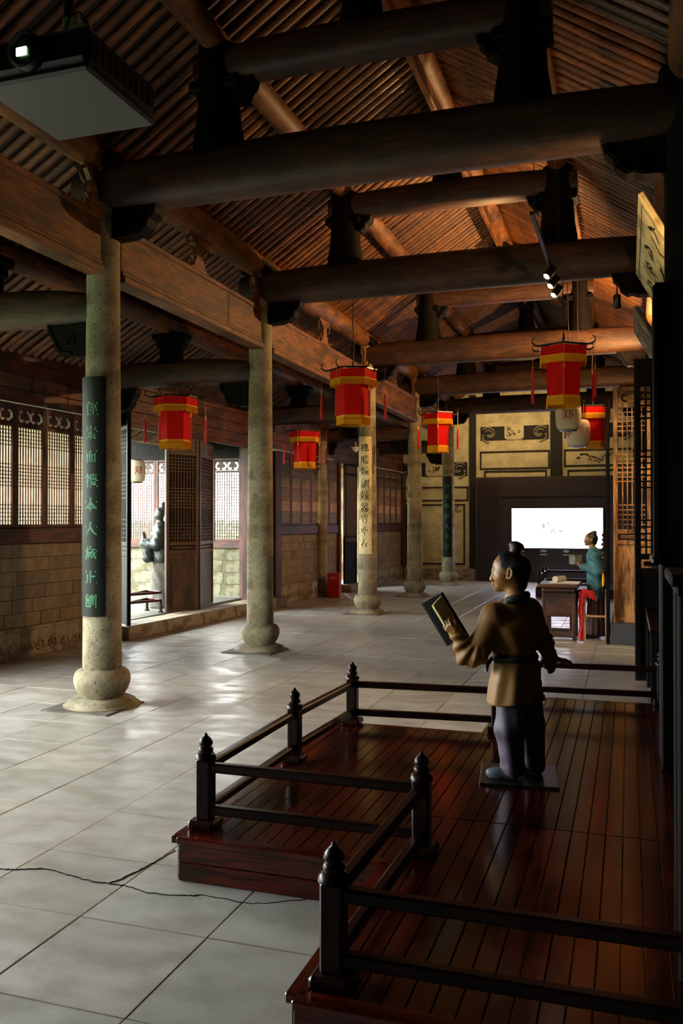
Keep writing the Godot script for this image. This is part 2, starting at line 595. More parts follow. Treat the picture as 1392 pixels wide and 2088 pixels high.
# ---------------------------------------------------------------- brush lettering: strokes on a 10 x 10 field, y down
func glyph(c: String) -> String:
	match c:
		"撫": return "1,3 4,3;2.5,1 2.5,9 1.8,8.3;1,6.5 4,5;6,1 5,2.5;5.5,2 9.5,2;4.8,4.5 9.8,4.5;5.8,2 5.8,6.5;7,2 7,6.5;8.3,2 8.3,6.5;4.8,6.5 9.8,6.5;5.3,7.8 5,9;6.6,7.8 6.8,9;7.8,7.8 8,9;9,7.8 9.5,9"
		"膳": return "1.5,1.5 1.5,7 .8,9;1.5,1.5 4,1.5 4,9 3.4,8.5;1.5,4 4,4;1.5,6 4,6;6,.8 6.6,1.8;8.5,.8 7.9,1.8;5.2,2.2 9.5,2.2;5.6,3.4 9.2,3.4;5,4.7 9.8,4.7;7.3,2 7.3,5.6;5,6.2 9.8,6.2;6,7.2 6,9.2 8.8,9.2 8.8,7.2 6,7.2"
		"鐘": return "2.8,.5 .6,3;2.8,.5 4.6,3;1.5,3.4 4,3.4;1,5.2 4.5,5.2;2.7,3.4 2.7,8.8;1.5,6.3 2,7.5;4,6.3 3.5,7.5;.8,9 4.6,8.6;7.3,.5 7.5,1.4;5.5,1.7 9.3,1.7;5,3.5 9.8,3.5;5.8,4.4 5.8,6.7 9,6.7 9,4.4 5.8,4.4;5.8,5.5 9,5.5;7.4,4.4 7.4,9.3;5.6,8 9.2,8;5,9.3 9.8,9.3"
		"訓": return "2.5,.6 3,1.5;.8,2.2 4.6,2.2;1.3,3.7 4.2,3.7;1.3,5.1 4.2,5.1;1.4,6.5 1.4,9 4.2,9 4.2,6.5 1.4,6.5;5.9,1 5.9,6 5.2,9.3;7.4,1.5 7.4,7.5;9.2,.8 9.2,9.5"
		"鼓": return "2.7,.5 2.7,3.2;.7,1.7 4.8,1.7;1.2,3.2 4.3,3.2;1.3,4.4 1.3,6.3 4.2,6.3 4.2,4.4 1.3,4.4;1.7,7 2.1,8.3;3.9,7 3.4,8.3;.6,9 4.8,8.6;5.3,2.5 9.7,2.5;7.4,.5 7.4,4.5;5.6,4.6 9,4.6 7.5,7.5 5,9.5;6,5.5 7.5,8 9.8,9.5"
		"器": return "1.5,.8 1.5,3 4,3 4,.8 1.5,.8;6,.8 6,3 8.5,3 8.5,.8 6,.8;.7,5.2 9.5,5.2;5,3.6 3.5,5.5 .8,7;5,5 7,6.3 9.4,7;1.5,7 1.5,9.3 4,9.3 4,7 1.5,7;6,7 6,9.3 8.5,9.3 8.5,7 6,7;7,3.8 7.6,4.5"
		"豈": return "5,.5 5,2.5;2,1 2,2.7 8,2.7 8,1;1.2,4 8.8,4;2.6,5 2.6,7 7.4,7 7.4,5 2.6,5;3,7.6 3.6,8.8;7.2,7.6 6.4,8.8;.8,9.3 9.3,9.3"
		"空": return "5,.4 5.3,1.4;1.2,3.4 1.4,1.9 8.8,1.9 8.3,3.2;4,2.6 3.4,4 1.8,5;6,2.6 6.3,4 8.4,4.4;2.5,6 7.6,6;5,6 5,9;1.2,9.2 8.9,9.2"
		"存": return ".8,2.2 9.2,2.2;4.4,.5 3.2,4.5 .8,7.5;2.7,5 2.7,9.5;4.8,4.2 8.3,4.2 6.8,5.5;6.5,5.4 6.6,9 5.6,8.6;4.2,7 9.6,7"
		"郑": return "1.6,1 2.3,2;4,.8 3.4,2;1,2.8 5,2.8;.6,4.9 5.4,4.9;3,2.8 2.8,6 .6,8.8;3.1,5.5 5.2,8;6.5,1 6.5,9.5;6.5,1.2 9,1.2 7.7,4 9.2,6 7.9,7.5"
		"氏": return "8,.8 2.2,2;2.2,2 2.2,8.8 4,7.8;2.2,4.8 9,4.8;5.2,1.8 6.2,6.5 9.3,9.3 9.3,7.8"
		"三": return "2,1.5 8,1.5;2.6,5 7.4,5;1,8.8 9,8.8"
		"本": return ".8,3 9.2,3;5,.5 5,9.5;5,3 3,6 .8,8;5,3 7,6 9.2,7.8;3.3,7.5 6.7,7.5"
		"家": return "5,.4 5.3,1.3;1,3 1.2,1.8 8.8,1.8 8.4,3;2.2,3.6 7.8,3.6;5.5,3.6 2,5.6;4.2,4.6 5.6,7 5,9.4 4,8.8;4.8,6 1.5,7.6;5.2,7.2 1.5,9.2;8,4.6 6,6.2 9.3,9"
		"大": return ".8,3.8 9.2,3.8;5,.6 4.3,5 .8,9.2;5,4.2 7,7.5 9.3,9.2"
		"正": return "1.5,1.2 8.5,1.2;5,1.2 5,9;5,4.8 8,4.8;2.4,4 2.4,9;.8,9.1 9.2,9.1"
		"而": return "1,1.3 9,1.3;5,1.3 3.8,3.4;1.8,3.6 1.8,9.2;1.8,3.6 8.2,3.6 8.2,9.2 7.4,8.6;4,3.8 4,8.4;6,3.8 6,8.4"
		"侄": return "3,.5 .8,4;2.2,3 2.2,9.5;4.2,1.4 9.4,1.4;6.5,1.4 5,4.2 8.6,3.8;8,2.8 9,4.8;4.6,6.3 9.2,6.3;6.9,4.8 6.9,9;4,9.2 9.7,9.2"
		"素": return "1.5,1.3 8.5,1.3;2.2,2.7 7.8,2.7;.8,4.1 9.2,4.1;5,.4 5,4.1;5,4.3 3,5.6 6.5,5.6 2.8,7.4 7.8,7;5,7.2 5,9.5;3,8 1.5,9.3;7,8 8.5,9.3"
		"禮": return "2,.5 2.6,1.4;.8,2.4 4,2.4 1,5.8;2.4,4.4 2.4,9.5;5,1 5,4 9,4 9,1 5,1;7,.5 7,4;4.6,5 9.6,5;5.4,6 5.4,7.6 8.8,7.6 8.8,6 5.4,6;4.5,9.2 9.7,9.2"
		"歲": return "5,.4 5,2;2.5,1.2 2.5,2.6 8,2.6;1,3.6 9.4,3.6;2,3.6 1.8,7 .8,9.5;3,5 5.5,5;4.2,5 3,9;5,6.6 5.6,8;6.5,2.8 7.4,7 9.4,9.4 9.4,7.6;8.8,5 6,9"
		"作": return "3,.5 .8,4;2.2,3 2.2,9.5;5.5,.6 4,4;4.8,2.4 9.6,2.4;6.3,2.4 6.3,9.5;6.3,4.6 9,4.6;6.3,6.8 9.2,6.8"
		"述": return "1.4,1 2,2;1,3.6 2.2,3.6 1.6,7.5;.8,8.4 3.5,8.8 9.6,9;3.8,3 9.4,3;6.6,.8 6.6,7.8;6.5,3.2 4,6.4;6.7,3.2 9.2,6;7.8,1 8.6,2"
		"文": return "5,.4 5.4,1.6;.9,2.6 9.1,2.6;7,2.8 5,6.5 1,9.3;3,3 5.2,6.6 9.3,9.2"
		"章": return "5,.3 5.2,1.2;1.8,1.6 8.2,1.6;3.2,2.2 3.6,3.2;6.8,2.2 6.4,3.2;.8,3.5 9.2,3.5;2.4,4.5 2.4,7 7.6,7 7.6,4.5 2.4,4.5;2.4,5.7 7.6,5.7;.8,8.2 9.2,8.2;5,7 5,9.7"
	return "1,5 9,5;5,1 5,9"


# strokes drawn as tapering ribbons; put(u, v) gives a point, face(u, v) its normal, for u to the right and v down, in metres
func write(mb: MB, c: String, size: float, ou: float, ov: float, pen: float, put: Callable, face: Callable) -> void:
	for s in glyph(c).split(";"):
		var pts := []
		for q in s.split(" "):
			var xy := q.split(",")
			pts.append(Vector2(ou + (float(xy[0]) / 10.0 - 0.5) * size, ov + (float(xy[1]) / 10.0 - 0.5) * size))
		brush(mb, pts, pen, put, face)


func brush(mb: MB, pts: Array, pen: float, put: Callable, face: Callable) -> void:
	var L := []
	var R := []
	for i in pts.size():
		var d: Vector2 = (pts[mini(i + 1, pts.size() - 1)] - pts[maxi(i - 1, 0)]).normalized()
		var w := pen * (1.0 if i < pts.size() - 1 else 0.55)
		var s := Vector2(-d.y, d.x) * w * 0.5
		var p: Vector2 = pts[i] + (d * -pen * 0.3 if i == 0 else (d * pen * 0.4 if i == pts.size() - 1 else Vector2.ZERO))
		L.append(p + s); R.append(p - s)
	for i in pts.size() - 1:
		mb.quad(put.call(L[i].x, L[i].y), put.call(L[i + 1].x, L[i + 1].y), put.call(R[i + 1].x, R[i + 1].y), put.call(R[i].x, R[i].y), face.call(pts[i].x, pts[i].y))


func spiral(turns: float, r0: float, r1: float, start: float, steps := 14) -> Array:
	var out := []
	for i in steps + 1:
		var t := float(i) / steps
		var a := start + turns * TAU * t
		out.append(Vector2(cos(a), sin(a)) * lerpf(r0, r1, t))
	return out


# ---------------------------------------------------------------- the frame (only to decide how finely far pieces are split)
func seen(p: Vector3, slack := 1.08) -> bool:
	var q := Basis(Vector3.UP, -CAM_YAW) * (p - Vector3(0, 1.69, 0))
	if q.z > -0.4: return false
	return absf(q.x / -q.z) < 0.396 * slack and absf(q.y / -q.z - 0.0108) < 0.594 * slack


# ---------------------------------------------------------------- floor
func build_floor() -> void:
	var fl := structure("floor", "pale grey stone tiled floor of the hall, worn shiny in patches, with a long crack", "floor")
	var bed := MB.new()
	bed.box(Vector3(-3.2, -0.09, -12.0), Vector3(8.6, 0.16, 27.0))
	part("joint_bed", bed, M.joint, fl)
	var far := MB.new()
	var one := MB.new()
	one.box(Vector3(0, -0.025, 0), Vector3(0.5985, 0.05, 0.5955), 0.0025)
	var tile := one.mesh()
	for i in range(-10, 4):
		for k in 44:
			var at := Vector3(-1.328 + i * 0.603, 0, 1.33 - 0.6 * k)
			at.y = rng.randf_range(-0.0015, 0.0015)
			if at.z < -24.7: continue
			if k > 4 and at.z > -13.2 and (seen(at + Vector3(0.3, 0, 0.3)) or seen(at - Vector3(0.3, 0, 0.3)) or seen(at + Vector3(0.3, 0, -0.3))):
				part("tile", tile, M["tile_%d" % rng.randi_range(0, 2)], fl).position = at
			else:
				far.add(one, Transform3D(Basis.IDENTITY, at))
	part("tile_field", far, M.tile_0, fl).set_meta("kind", "stuff")
	# two cracks that run from tile to tile
	var c := MB.new()
	var path := [Vector2(-3.6, -3.36), Vector2(-3.2, -3.45), Vector2(-2.9, -3.475), Vector2(-2.83, -3.493), Vector2(-2.7, -3.548), Vector2(-2.6, -3.53), Vector2(-2.53, -3.522), Vector2(-2.44, -3.5), Vector2(-2.3, -3.493), Vector2(-2.23, -3.503), Vector2(-2.08, -3.462), Vector2(-1.9, -3.491), Vector2(-1.83, -3.524), Vector2(-1.61, -3.507), Vector2(-1.52, -3.534), Vector2(-1.34, -3.65)]
	jag(c, path, 0.006)
	part("crack", c, M.crack, fl)
	c = MB.new()
	jag(c, [Vector2(-2.31, -3.495), Vector2(-2.28, -3.56), Vector2(-2.255, -3.674), Vector2(-2.237, -3.776), Vector2(-2.21, -4.0)], 0.004)
	part("crack", c, M.crack, fl)


func jag(mb: MB, path: Array, wide: float) -> void:
	var pts := []
	for i in path.size() - 1:
		for k in 6:
			var p: Vector2 = path[i].lerp(path[i + 1], k / 6.0)
			pts.append(p + Vector2(rng.randf_range(-0.004, 0.004), rng.randf_range(-0.007, 0.007)))
	for i in pts.size() - 1:
		var w := wide * rng.randf_range(0.3, 1.0)
		mb.bar(Vector3(pts[i].x, 0.0, pts[i].y), Vector3(pts[i + 1].x, 0.0, pts[i + 1].y), w, 0.006)


# ---------------------------------------------------------------- roof
func roof_y(x: float) -> float:   # underside of the rafters
	if x > RIDGE_X: return 6.83 - 0.652 * (x - RIDGE_X)
	if x > COL_X: return 6.83 - 0.652 * (RIDGE_X - x)
	return 5.2 - 0.585 * (COL_X - x)


func build_ceiling() -> void:
	var ce := structure("ceiling", "open timber roof of closely laid round brown rafters", "ceiling")
	var one := {}
	var far := MB.new()
	for sl in [[RIDGE_X, COL_X - 0.1, 0], [RIDGE_X, 0.75, 1], [COL_X, -8.2, 2]]:
		var a := Vector3(sl[0], roof_y(sl[0] + (-0.001 if sl[2] != 1 else 0.001)), 0)
		var b := Vector3(sl[1], roof_y(a.x + signf(sl[1] - sl[0]) * 0.5) , 0)
		b.y = a.y + (roof_y(a.x + signf(sl[1] - a.x) * 0.6) - roof_y(a.x + signf(sl[1] - a.x) * 0.1)) / 0.5 * absf(sl[1] - a.x)
		var x := (b - a).normalized()
		var z := Vector3(0, 0, 1)
		var up := z.cross(x)
		if up.y < 0.0:
			z = -z; up = -up
		var B := Basis(x, up, z)
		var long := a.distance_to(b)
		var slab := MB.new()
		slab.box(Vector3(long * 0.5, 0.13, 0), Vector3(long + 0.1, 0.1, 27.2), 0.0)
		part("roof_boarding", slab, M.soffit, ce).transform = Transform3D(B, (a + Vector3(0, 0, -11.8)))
		var r := MB.new()
		var rows := []
		for e in 5:
			var row := []
			for k in 9:
				var t := PI + PI * k / 8.0
				var wob := 1.0 + 0.05 * sin(e * 2.1 + sl[2])
				row.append(Vector3(long * e / 4.0, 0.082 + sin(t) * 0.05 * wob, cos(t) * 0.043 * wob))
			rows.append(row)
		r.grid(rows, true)
		var m := r.mesh()
		var lim: float = [-16.6, -14.5, -16.6][sl[2]]
		var zz := 0.9
		while zz > BACK_Z + 0.1:
			var T := Transform3D(B.rotated(Vector3.UP, rng.randf_range(-0.006, 0.006)), a + Vector3(0, rng.randf_range(-0.008, 0.004), zz))
			var near := false
			for q in 9: near = near or seen(T * Vector3(long * q / 8.0, 0, 0), 1.05)
			if near and zz > lim:
				part("rafter", m, M["rafter_" + ["a", "b", "c"][rng.randi_range(0, 2)]], ce).transform = T
			else:
				far.add(r, T)
			zz -= 0.146 + rng.randf_range(-0.008, 0.008)
	part("rafter_field", far, M.rafter_a, ce).set_meta("kind", "stuff")


# a beam along x from x0 to x1 with swelling rounded section; hw, hh: half width and height; arch: rise of the middle
func moon_beam(x0: float, x1: float, y: float, hw: float, hh: float, arch := 0.03) -> MB:
	var mb := MB.new()
	var rows := []
	for i in 15:
		var t := i / 14.0
		var e := 1.0 - 0.22 * pow(absf(2.0 * t - 1.0), 4.0)
		var row := []
		for k in 16:
			var a := TAU * k / 16.0
			var c := cos(a)
			var s := sin(a)
			row.append(Vector3(lerpf(x0, x1, t), y + arch * (1.0 - pow(2.0 * t - 1.0, 2.0)) + signf(s) * pow(absf(s), 0.8) * hh * e, signf(c) * pow(absf(c), 0.7) * hw * e))
		rows.append(row)
	mb.grid(rows)
	return mb


# scrolled bracket: x from 0 (at the post) to w, hanging h below y = 0
func bracket(w: float, h: float, deep: float, side: float) -> MB:
	var p := PackedVector2Array([Vector2(0, 0), Vector2(0, -h), Vector2(w * 0.35, -h * 0.98), Vector2(w * 0.5, -h * 0.9), Vector2(w * 0.62, -h * 0.93), Vector2(w * 0.78, -h * 0.72), Vector2(w * 0.83, -h * 0.48), Vector2(w * 0.95, -h * 0.3), Vector2(w, 0)])
	var mb := MB.new()
	var q := PackedVector2Array()
	for v in p: q.append(Vector2(v.x * side, v.y))
	mb.prism(q, deep)
	for f in [-1.0, 1.0]:
		var pts := []
		for v in spiral(1.4, 0.25 * h, 0.04 * h, 0.6): pts.append(Vector3((w * 0.4 + v.x) * side, -h * 0.5 + v.y, f * deep * 0.5))
		mb.tube(pts, 0.012, 5)
		var rim := []
		for i in range(2, p.size()): rim.append(Vector3(p[i].x * 0.93 * side, p[i].y * 0.93, f * deep * 0.5))
		mb.tube(rim, 0.012, 5)
	return mb


func build_trusses() -> void:
	var names := ["over the projector near the camera", "on the nearest column, crossing the top", "on the second column, two red lanterns below", "on the column with the pale scroll", "on the plain fourth column", "on the last column before the painted wall"]
	for i in 6:
		var t := thing("roof_truss", "two-tier brown roof truss " + names[i], "roof truss", Vector3(0, 0, COL_Z[i]), 0.0, "roof trusses across the hall")
		part("main_beam", moon_beam(-4.85, 0.62, 4.74, 0.19, 0.235, 0.02), M.old_x, t)
		part("upper_beam", moon_beam(-3.62, -0.55, 5.68, 0.15, 0.17, 0.03), M.old_x, t)
		for sx in [-3.42, -0.78]:
			var s := MB.new()
			s.lathe([Vector2(0, 4.93), Vector2(0.235, 4.93), Vector2(0.225, 5.05), Vector2(0.2, 5.2), Vector2(0.185, 5.4), Vector2(0.18, 5.86), Vector2(0, 5.86)], 18)
			part("strut", s, M.dark_y, t).position.x = sx
			var b := MB.new()
			b.add(bracket(0.36, 0.2, 0.16, 1.0 if sx < -2 else -1.0), Transform3D(Basis.IDENTITY, Vector3(sx, 5.54, 0)))
			b.box(Vector3(sx, 5.5, 0), Vector3(0.46, 0.1, 0.3), 0.02)
			part("bracket", b, M.dark_x, t)
		var rp := MB.new()
		rp.lathe([Vector2(0, 5.84), Vector2(0.2, 5.84), Vector2(0.17, 6.0), Vector2(0.15, 6.2), Vector2(0.15, 6.55), Vector2(0, 6.55)], 16)
		rp.box(Vector3(0, 6.36, 0), Vector3(0.34, 0.1, 0.4), 0.02)
		part("ridge_post", rp, M.dark_y, t).position.x = RIDGE_X
		for e in [[-4.46, 1.0], [0.28, -1.0]]:
			var b := bracket(0.46, 0.28, 0.16, e[1])
			part("bracket", b, M.dark_x, t).position = Vector3(e[0], 4.55, 0)
		for e in [COL_X, 0.42]:   # block under the eave purlin
			var b := MB.new()
			b.box(Vector3(e, 4.96, 0), Vector3(0.4, 0.1, 0.42), 0.03)
			b.box(Vector3(e, 5.04, 0), Vector3(0.3, 0.1, 0.6), 0.03)
			b.add(bracket(0.3, 0.2, 0.12, 1.0), Transform3D(Basis(Vector3.UP, PI / 2), Vector3(e, 4.98, -0.15)))
			part("cushion_block", b, M.dark_z, t)
	# purlins run the length of the hall
	var P := [[COL_X, 5.03, 0.165, "lowest purlin above the row of stone columns"], [-3.42, 5.9, 0.13, "purlin on the left-hand struts, between eave and ridge"], [RIDGE_X, 6.68, 0.14, "ridge purlin with a thin plank under it, highest timber of the roof"], [-0.78, 5.9, 0.13, "purlin on the right-hand struts, below the ridge"], [0.42, 5.03, 0.16, "lowest purlin above the dark right-hand wall"], [-5.92, 4.35, 0.125, "purlin over the side aisle, above the red lantern by the open doors"]]
	for p in P:
		var t := thing("purlin", "round brown " + p[3], "purlin", Vector3(p[0], p[1], 0))
		var mb := MB.new()
		for i in 6:   # one swelling log for each bay
			var z0: float = 1.2 if i == 0 else COL_Z[i - 1]
			var z1: float = COL_Z[i]
			if i == 5: z1 = BACK_Z
			var rows := []
			for k in 9:
				var u := k / 8.0
				var e := 1.0 - 0.16 * pow(absf(2.0 * u - 1.0), 4.0)
				var row := []
				for q in 14:
					var a := TAU * q / 14
					row.append(Vector3(cos(a) * p[2] * e, sin(a) * p[2] * e, lerpf(z0, z1, u)))
				rows.append(row)
			mb.grid(rows)
		part("log", mb, M.warm_z, t)
		if p[0] == RIDGE_X:
			var k := MB.new()
			k.box(Vector3(0, -0.2, -11.8), Vector3(0.07, 0.18, 26.0), 0.01)
			part("plank", k, M.warm_z, t)


func build_tie_beams() -> void:
	var where := ["at the top left, running off the picture", "between the nearest and the second column", "between the second column and the column with the scroll", "between the column with the scroll and the plain column", "between the last two columns"]
	for i in 5:
		var z0: float = COL_Z[i] - 0.16
		var z1: float = COL_Z[i + 1] + 0.16
		var t := thing("tie_beam", "deep orange-brown plank tie beam with carved fretwork on top, " + where[i], "beam", Vector3(COL_X + 0.03, 0, 0), 0.0, "tie beams along the column row")
		var L := z0 - z1
		var mid := (z0 + z1) * 0.5
		var mb := MB.new()
		mb.box(Vector3(0, 4.21, mid), Vector3(0.11, 0.42, L), 0.008)
		part("plank", mb, M.warm_z, t)
		mb = MB.new()
		mb.box(Vector3(0, 3.965, mid), Vector3(0.19, 0.075, L), 0.012)
		mb.box(Vector3(0, 4.025, mid), Vector3(0.145, 0.05, L), 0.012)
		part("ledge", mb, M.warm_z, t)
		mb = MB.new()
		mb.box(Vector3(0, 4.445, mid), Vector3(0.14, 0.06, L), 0.012)
		part("top_rail", mb, M.warm_z, t)
		# fretwork: an hourglass with curls at mid-span, half ones at the ends
		for k in 3:
			var zc: float = [z0 - 0.06, mid, z1 + 0.06][k]
			var f := MB.new()
			var R := Basis(Vector3.UP, PI / 2)
			var w := 1.0 if k == 1 else 0.6
			var poly := PackedVector2Array([Vector2(-0.3, 0), Vector2(-0.14, 0.06), Vector2(-0.075, 0.17), Vector2(-0.08, 0.28), Vector2(-0.2, 0.36), Vector2(-0.27, 0.4), Vector2(0.27, 0.4), Vector2(0.2, 0.36), Vector2(0.08, 0.28), Vector2(0.075, 0.17), Vector2(0.14, 0.06), Vector2(0.3, 0)])
			for q in poly.size(): poly[q].x *= w
			f.prism(poly, 0.05, Transform3D(R, Vector3(0, 4.47, zc)))
			for s in [-1.0, 1.0]:
				for low in [0, 1]:
					var pts := []
					for v in spiral(0.75 * s, 0.075, 0.05, PI / 2 + (0.0 if low else PI)):
						pts.append(Vector3(0, 4.47 + (0.08 if low else 0.31) + v.y, zc + (s * 0.19 * w + v.x)))
					f.tube(pts, 0.016, 5, 1.0, Vector3.RIGHT)
			part("fretwork", f, M.warm_z, t)


func build_aisle_beams() -> void:
	var where := ["at the left edge of the picture", "behind the nearest column, with a red lantern on it", "behind the second column, near the small far lantern", "behind the column with the scroll", "in front of the painted end wall"]
	for i in range(1, 6):
		var t := thing("aisle_beam", "short curved aisle beam with carved bracket and strut " + where[i - 1], "beam", Vector3(0, 0, COL_Z[i]), 0.0, "beams across the side aisle")
		part("beam", moon_beam(-7.1, COL_X - 0.1, 3.66, 0.15, 0.18, 0.05), M.old_x, t)
		for e in [[COL_X - 0.15, -1.0], [-6.85, 1.0]]:
			part("bracket", bracket(0.42, 0.32, 0.14, e[1]), M.dark_x, t).position = Vector3(e[0], 3.53, 0)
		var s := MB.new()
		s.lathe([Vector2(0, 3.82), Vector2(0.19, 3.82), Vector2(0.16, 3.95), Vector2(0.15, 4.24), Vector2(0, 4.24)], 16)
		s.box(Vector3(0, 4.2, 0), Vector3(0.5, 0.1, 0.26), 0.03)
		s.box(Vector3(0, 4.1, 0), Vector3(0.4, 0.1, 0.2), 0.03)
		part("strut", s, M.dark_y, t).position.x = -5.92


# ---------------------------------------------------------------- stone columns and their inscribed boards
func build_columns() -> void:
	var lab := ["stone column behind the projector, at the left edge", "thick pale stone column nearest the camera, with a dark green board of green characters", "stone column second in the row, between the two near red lanterns", "stone column carrying the pale scroll with black characters", "plain stone column to the right of the scroll, with a small dark hole", "farthest stone column of the row, with a narrow dark board"]
	var proto: Node3D
	for i in 6:
		var z: float = COL_Z[i]
		if i == 0: continue
		if proto == null:
			proto = thing("column", lab[i], "column", Vector3(COL_X, 0, z), 0.0, "stone columns of the hall")
			var p := MB.new()
			p.box(Vector3(-0.03, 0.0, 0.09), Vector3(0.68, 0.024, 0.62), 0.004)
			part("floor_slab", p, M.slab, proto)
			p = MB.new()
			p.lathe([Vector2(0, 0.0), Vector2(0.345, 0.0), Vector2(0.345, 0.018), Vector2(0.31, 0.03), Vector2(0.30, 0.055), Vector2(0.255, 0.075), Vector2(0.2, 0.085), Vector2(0, 0.085)], 40)
			part("ring_base", p, M.stone, proto)
			p = MB.new()
			p.lathe([Vector2(0.185, 0.08), Vector2(0.2, 0.1), Vector2(0.235, 0.16), Vector2(0.254, 0.22), Vector2(0.255, 0.26), Vector2(0.245, 0.3), Vector2(0.22, 0.33), Vector2(0.178, 0.345)], 40)
			part("drum", p, M.stone, proto)
			p = MB.new()
			p.lathe([Vector2(0.172, 0.34), Vector2(0.176, 0.36), Vector2(0.172, 1.2), Vector2(0.163, 2.4), Vector2(0.152, 3.6), Vector2(0.148, 4.93), Vector2(0, 4.93)], 40)
			part("shaft", p, M.stone, proto)
			if i == 1: tag(proto, lab[i], "column", "stone columns of the hall")
		else:
			copy_of(proto, Vector3(COL_X + [0, 0, 0.0, 0.03, 0.0, 0.03][i], 0, z), i * 1.1 if i < 0 else 0.0, lab[i])
	var hole := MB.new()
	hole.lathe([Vector2(0, 0), Vector2(0.016, 0), Vector2(0.02, 0.004), Vector2(0.022, 0.0)], 14, Transform3D(Basis(Vector3.RIGHT, PI / 2) , Vector3.ZERO))
	for c in get_children():
		if String(c.name) == "column_003":
			part("dark_hole", hole, M.cord, c).transform = Transform3D(Basis(Vector3.UP, 0.05), Vector3(0.0085, 1.36, 0.169))
	# half column against the window wall
	var w := thing("column", "slim stone half column on a round base against the window wall, left of the red box", "column", Vector3(-6.6, 0, -18.45), 0.0, "")
	var q := MB.new()
	q.lathe([Vector2(0.0, 0.0), Vector2(0.26, 0.0), Vector2(0.25, 0.05), Vector2(0.17, 0.08), Vector2(0.2, 0.14), Vector2(0.21, 0.22), Vector2(0.18, 0.3), Vector2(0.12, 0.32)], 28)
	part("drum", q, M.stone_pale, w)
	q = MB.new()
	q.lathe([Vector2(0.125, 0.31), Vector2(0.122, 1.5), Vector2(0.112, 3.5), Vector2(0, 3.5)], 28)
	part("shaft", q, M.stone_pale, w)
	# curved boards hung on the columns, facing up the hall
	column_board(1, 0.83, 3.0, 0.74, ["侄", "素", "而", "禮", "本", "大", "歲", "正", "訓"], 0.125, 0.217, 2.71, M.green_board, M.green_ink, 0.02, "long dark green curved board with green carved characters on the nearest column")
	column_board(3, 1.09, 3.24, 0.72, ["撫", "膳", "鐘", "訓", "鼓", "器", "豈", "空", "存"], 0.165, 0.219, 3.04, M.scroll, M.black_ink, 0.018, "pale yellow scroll with nine bold black characters hanging on the third column")
	column_board(5, 0.74, 2.89, 0.72, ["侄", "家", "作", "述", "大", "文", "章"], 0.13, 0.267, 2.63, M.green_board, M.green_ink, 0.02, "narrow dark board with small green characters on the farthest column")


func column_board(i: int, y0: float, y1: float, half: float, chars: Array, size: float, step: float, first: float, mat: Material, ink: Material, pen: float, label: String) -> void:
	var t := thing("inscribed_board", label, "board", Vector3(COL_X + [0, 0, 0, 0.03, 0, 0.03][i], 0, COL_Z[i]))
	var R := 0.188
	var mb := MB.new()
	var rows := []
	for e in [[R - 0.02, y0], [R, y0], [R, y1], [R - 0.02, y1]]:
		pass
	var n := 20
	for k in n:
		var a0 := lerpf(-half, half, k / float(n))
		var a1 := lerpf(-half, half, (k + 1) / float(n))
		for f in [[R, 1.0], [R - 0.022, -1.0]]:
			var r: float = f[0]
			var p0 := Vector3(sin(a0) * r, 0, cos(a0) * r)
			var p1 := Vector3(sin(a1) * r, 0, cos(a1) * r)
			var n0: Vector3 = p0.normalized() * f[1]
			var n1: Vector3 = p1.normalized() * f[1]
			var lo := Vector3.UP * y0
			var hi := Vector3.UP * y1
			mb.tri(p0 + lo, p1 + lo, p1 + hi, n0, n1, n1)
			mb.tri(p0 + lo, p1 + hi, p0 + hi, n0, n1, n0)
		for e in [[y0, -1.0], [y1, 1.0]]:
			var up: Vector3 = Vector3.UP * e[1]
			var h: Vector3 = Vector3.UP * e[0]
			var d0 := Vector3(sin(a0), 0, cos(a0))
			var d1 := Vector3(sin(a1), 0, cos(a1))
			mb.quad(d0 * R + h, d1 * R + h, d1 * (R - 0.022) + h, d0 * (R - 0.022) + h, up)
	for s in [-half, half]:
		var d := Vector3(sin(s), 0, cos(s))
		var nn := Vector3(cos(s), 0, -sin(s)) * signf(s)
		mb.quad(d * R + Vector3.UP * y0, d * R + Vector3.UP * y1, d * (R - 0.022) + Vector3.UP * y1, d * (R - 0.022) + Vector3.UP * y0, nn)
	part("board", mb, mat, t)
	var put := func(u, v): return Vector3(sin(u / R) * (R + 0.002), -v, cos(u / R) * (R + 0.002))
	var face := func(u, _v): return Vector3(sin(u / R), 0, cos(u / R))
	for k in chars.size():
		var ib := MB.new()
		write(ib, chars[k], size, 0.0, -(first - k * step), pen, put, face)
		part("character", ib, ink, t)


# ---------------------------------------------------------------- lattice joinery (local: x along the wall, y up, z towards the room)
# bars of a lattice field: bands of close cross bars at head, middle and foot, upright bars throughout
func lattice(w: float, y0: float, y1: float, cols: int, bar := 0.012, deep := 0.02, full := 0) -> MB:
	var mb := MB.new()
	var h := y1 - y0
	for i in range(1, cols):
		mb.box(Vector3(-w / 2 + w * i / cols, (y0 + y1) / 2, 0), Vector3(bar, h, deep))
	for band in ([[0.0, 1.0, full]] if full else [[0.0, 0.19, 5], [0.385, 0.605, 6], [0.8, 1.0, 5]]):
		for k in int(band[2]) + 1:
			var t: float = lerpf(band[0], band[1], k / float(band[2]))
			if t < 0.01 or t > 0.99: continue
			mb.box(Vector3(0, y1 - h * t, 0), Vector3(w, bar, deep * 0.8))
	return mb


